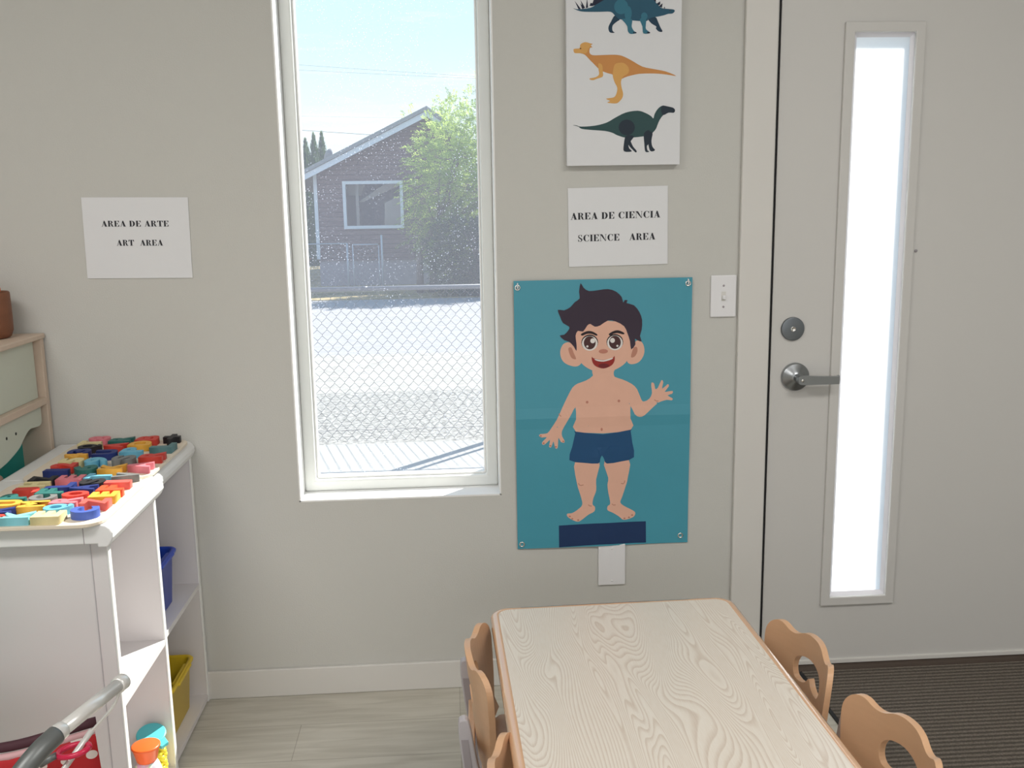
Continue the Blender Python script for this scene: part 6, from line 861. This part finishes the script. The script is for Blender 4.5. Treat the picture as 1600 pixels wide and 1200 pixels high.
def leafy_tree(base, centre, rad, nfr, lab, seed, L=.34, mat_=None, trunks=((0,0),), cat='tree', group=None, name='leafy_tree', w_=.045, inner=.35):
    rnd = random.Random(seed); t = empty(name, base, label=lab, cat=cat, group=group); B0 = Vector(base)
    b = MB(); c0_ = Vector(centre)-B0
    limbs = []
    for tx, ty in trunks: b.tube([(tx,ty,-.05),(tx*1.2,ty,c0_.z*.45),(c0_.x*.5+tx,c0_.y*.5,c0_.z)], [.085,.065,.04], 9)
    for k in range(14):
        dv = Vector((rnd.gauss(0,1), rnd.gauss(0,1), rnd.gauss(.3,.8))).normalized()
        e = c0_ + Vector((dv.x*rad[0], dv.y*rad[1], dv.z*rad[2]))*.8; s_ = Vector((c0_.x*.3,c0_.y*.3,c0_.z*rnd.uniform(.4,.9)))
        b.tube([s_, (s_+e)/2+Vector((0,0,.12)), e], [.035,.02,.006], 6)
    b.build('trunk', BARK, t)
    b = MB()
    for k in range(nfr):
        dv = Vector((rnd.gauss(0,1), rnd.gauss(0,1), rnd.gauss(0,1))).normalized(); rr = (inner+(1-inner)*rnd.random()**.55)
        bump = 1+.22*pnoise(dv*2.3+Vector((seed,0,0)))+.12*pnoise(dv*6)
        p = c0_+Vector((dv.x*rad[0], dv.y*rad[1], dv.z*rad[2]))*rr*bump
        if (p+B0).z < GZ+.1: continue
        frond(b, p, dv+Vector((rnd.uniform(-.7,.7), rnd.uniform(-.7,.7), rnd.uniform(-.5,.3))), L*rnd.uniform(.6,1.2), rnd, w_)
    b.build('foliage', mat_ or LEAF, t, norm=False)
    return t
leafy_tree((-.58, 17.5, GZ), (.76, 17.7, 1.63), (1.64,.75,2.09), 5600, 'bright green leafy tree in front of the brown house, right side of the window view', 5, .24, trunks=((0,0),(.25,.1)), w_=.022, inner=.15)
leafy_tree((.58, 16.55, GZ), (.79, 16.55, .42), (1.2,.28,.9), 1900, 'added dark foliage giving the leafy tree its shaded lower part', 31, .18, leafmat('crown_shade_leaves', (.06,.10,.075), (.05,.09,.05)), w_=.03, cat='shrub', name='garden_shrub', inner=.2)  # added foliage; its dark colour supplies the shade of the lower crown
leafy_tree((-1.0, 30.5, GZ), (-1.06, 30.5, 3.58), (.69,.56,1.17), 260, 'distant green tree peeking over the roof ridge of the house', 9, .22, w_=.03)
leafy_tree((-.1, 31.5, GZ), (.17, 31.5, 4.18), (.69,.56,1.11), 260, 'distant green tree behind the house, right of the roof peak', 19, .22, w_=.03)
leafy_tree((-3.55, 17.9, GZ), (-3.45, 18.0, .45), (.35,.3,.75), 200, 'rust-tinged shrub beside the left corner of the brown house', 12, .2, RUST, cat='shrub', name='garden_shrub', w_=.04)
def cypress(x, y, zt, r, seed, lab):
    rnd = random.Random(seed); t = empty('cypress_tree', (x, y, GZ), label=lab, cat='tree', group='cypress trees left of the house'); H_ = zt-GZ
    b = MB(); b.tube([(0,0,-.05),(0,0,H_*.9)], [.06,.015], 7); b.build('trunk', BARK, t)
    b = MB()
    def rad(z): q = z/H_; return r*min(1, (1-q)*2.6)**.8*(.8+.2*math.sin(q*9))
    prof = [(max(.001,rad(z)*.8), z) for z in [H_*k/16 for k in range(17)]]; b.lathe(prof, 12, cap=False)
    for k in range(1500):
        z = H_*rnd.random()**.9; a = rnd.uniform(0, 2*math.pi); rr = rad(z)*(rnd.uniform(.8,1.12)); p = Vector((rr*math.cos(a), rr*math.sin(a), z))
        d = Vector((math.cos(a)*.35, math.sin(a)*.35, 1)).normalized()*rnd.uniform(.07,.15); s = Vector((-math.sin(a), math.cos(a), 0))*.022
        b.b.faces.new([b.b.verts.new(v) for v in (p-s, p+s, p+d)])
    b.build('foliage', LEAFD, t, norm=False)
cypress(-4.39, 29.0, 3.66, .31, 1, 'leftmost dark cypress tree behind the house corner')
cypress(-4.09, 28.7, 3.80, .29, 2, 'middle dark cypress tree behind the house corner')
cypress(-3.96, 29.7, 3.93, .28, 3, 'rightmost dark cypress tree, partly behind the other two')
for za, zb_, r, wy, l in ((6.082,5.682,.0045,34,'uppermost overhead wire crossing the sky'),(5.923,5.622,.0045,34.5,'overhead wire just below the uppermost one'),(4.484,4.41,.0035,36,'faint overhead wire level with the roof peak'),(4.035,3.90,.011,37,'dark sagging overhead wire just above the cypress tops')):
    q = (wy+2.686)/32.686; slope_ = (zb_-za)/(5.67 if za > 5 else (3.0 if za > 4.4 else 1.86)); b = MB(); xa = -4.54*q
    pts = [(x, 0, (x-xa)*slope_ + .0007*(x+1.7)**2) for x in range(-30, 31, 3)]
    b.tube(pts, r, 6); o = b.build('overhead_wire', mat('wire_paint', (.22,.25,.28), .8), loc=(0, wy, 1.409+(za-1.409)*q)); tag(o, label=l, cat='wire', group='overhead wires')
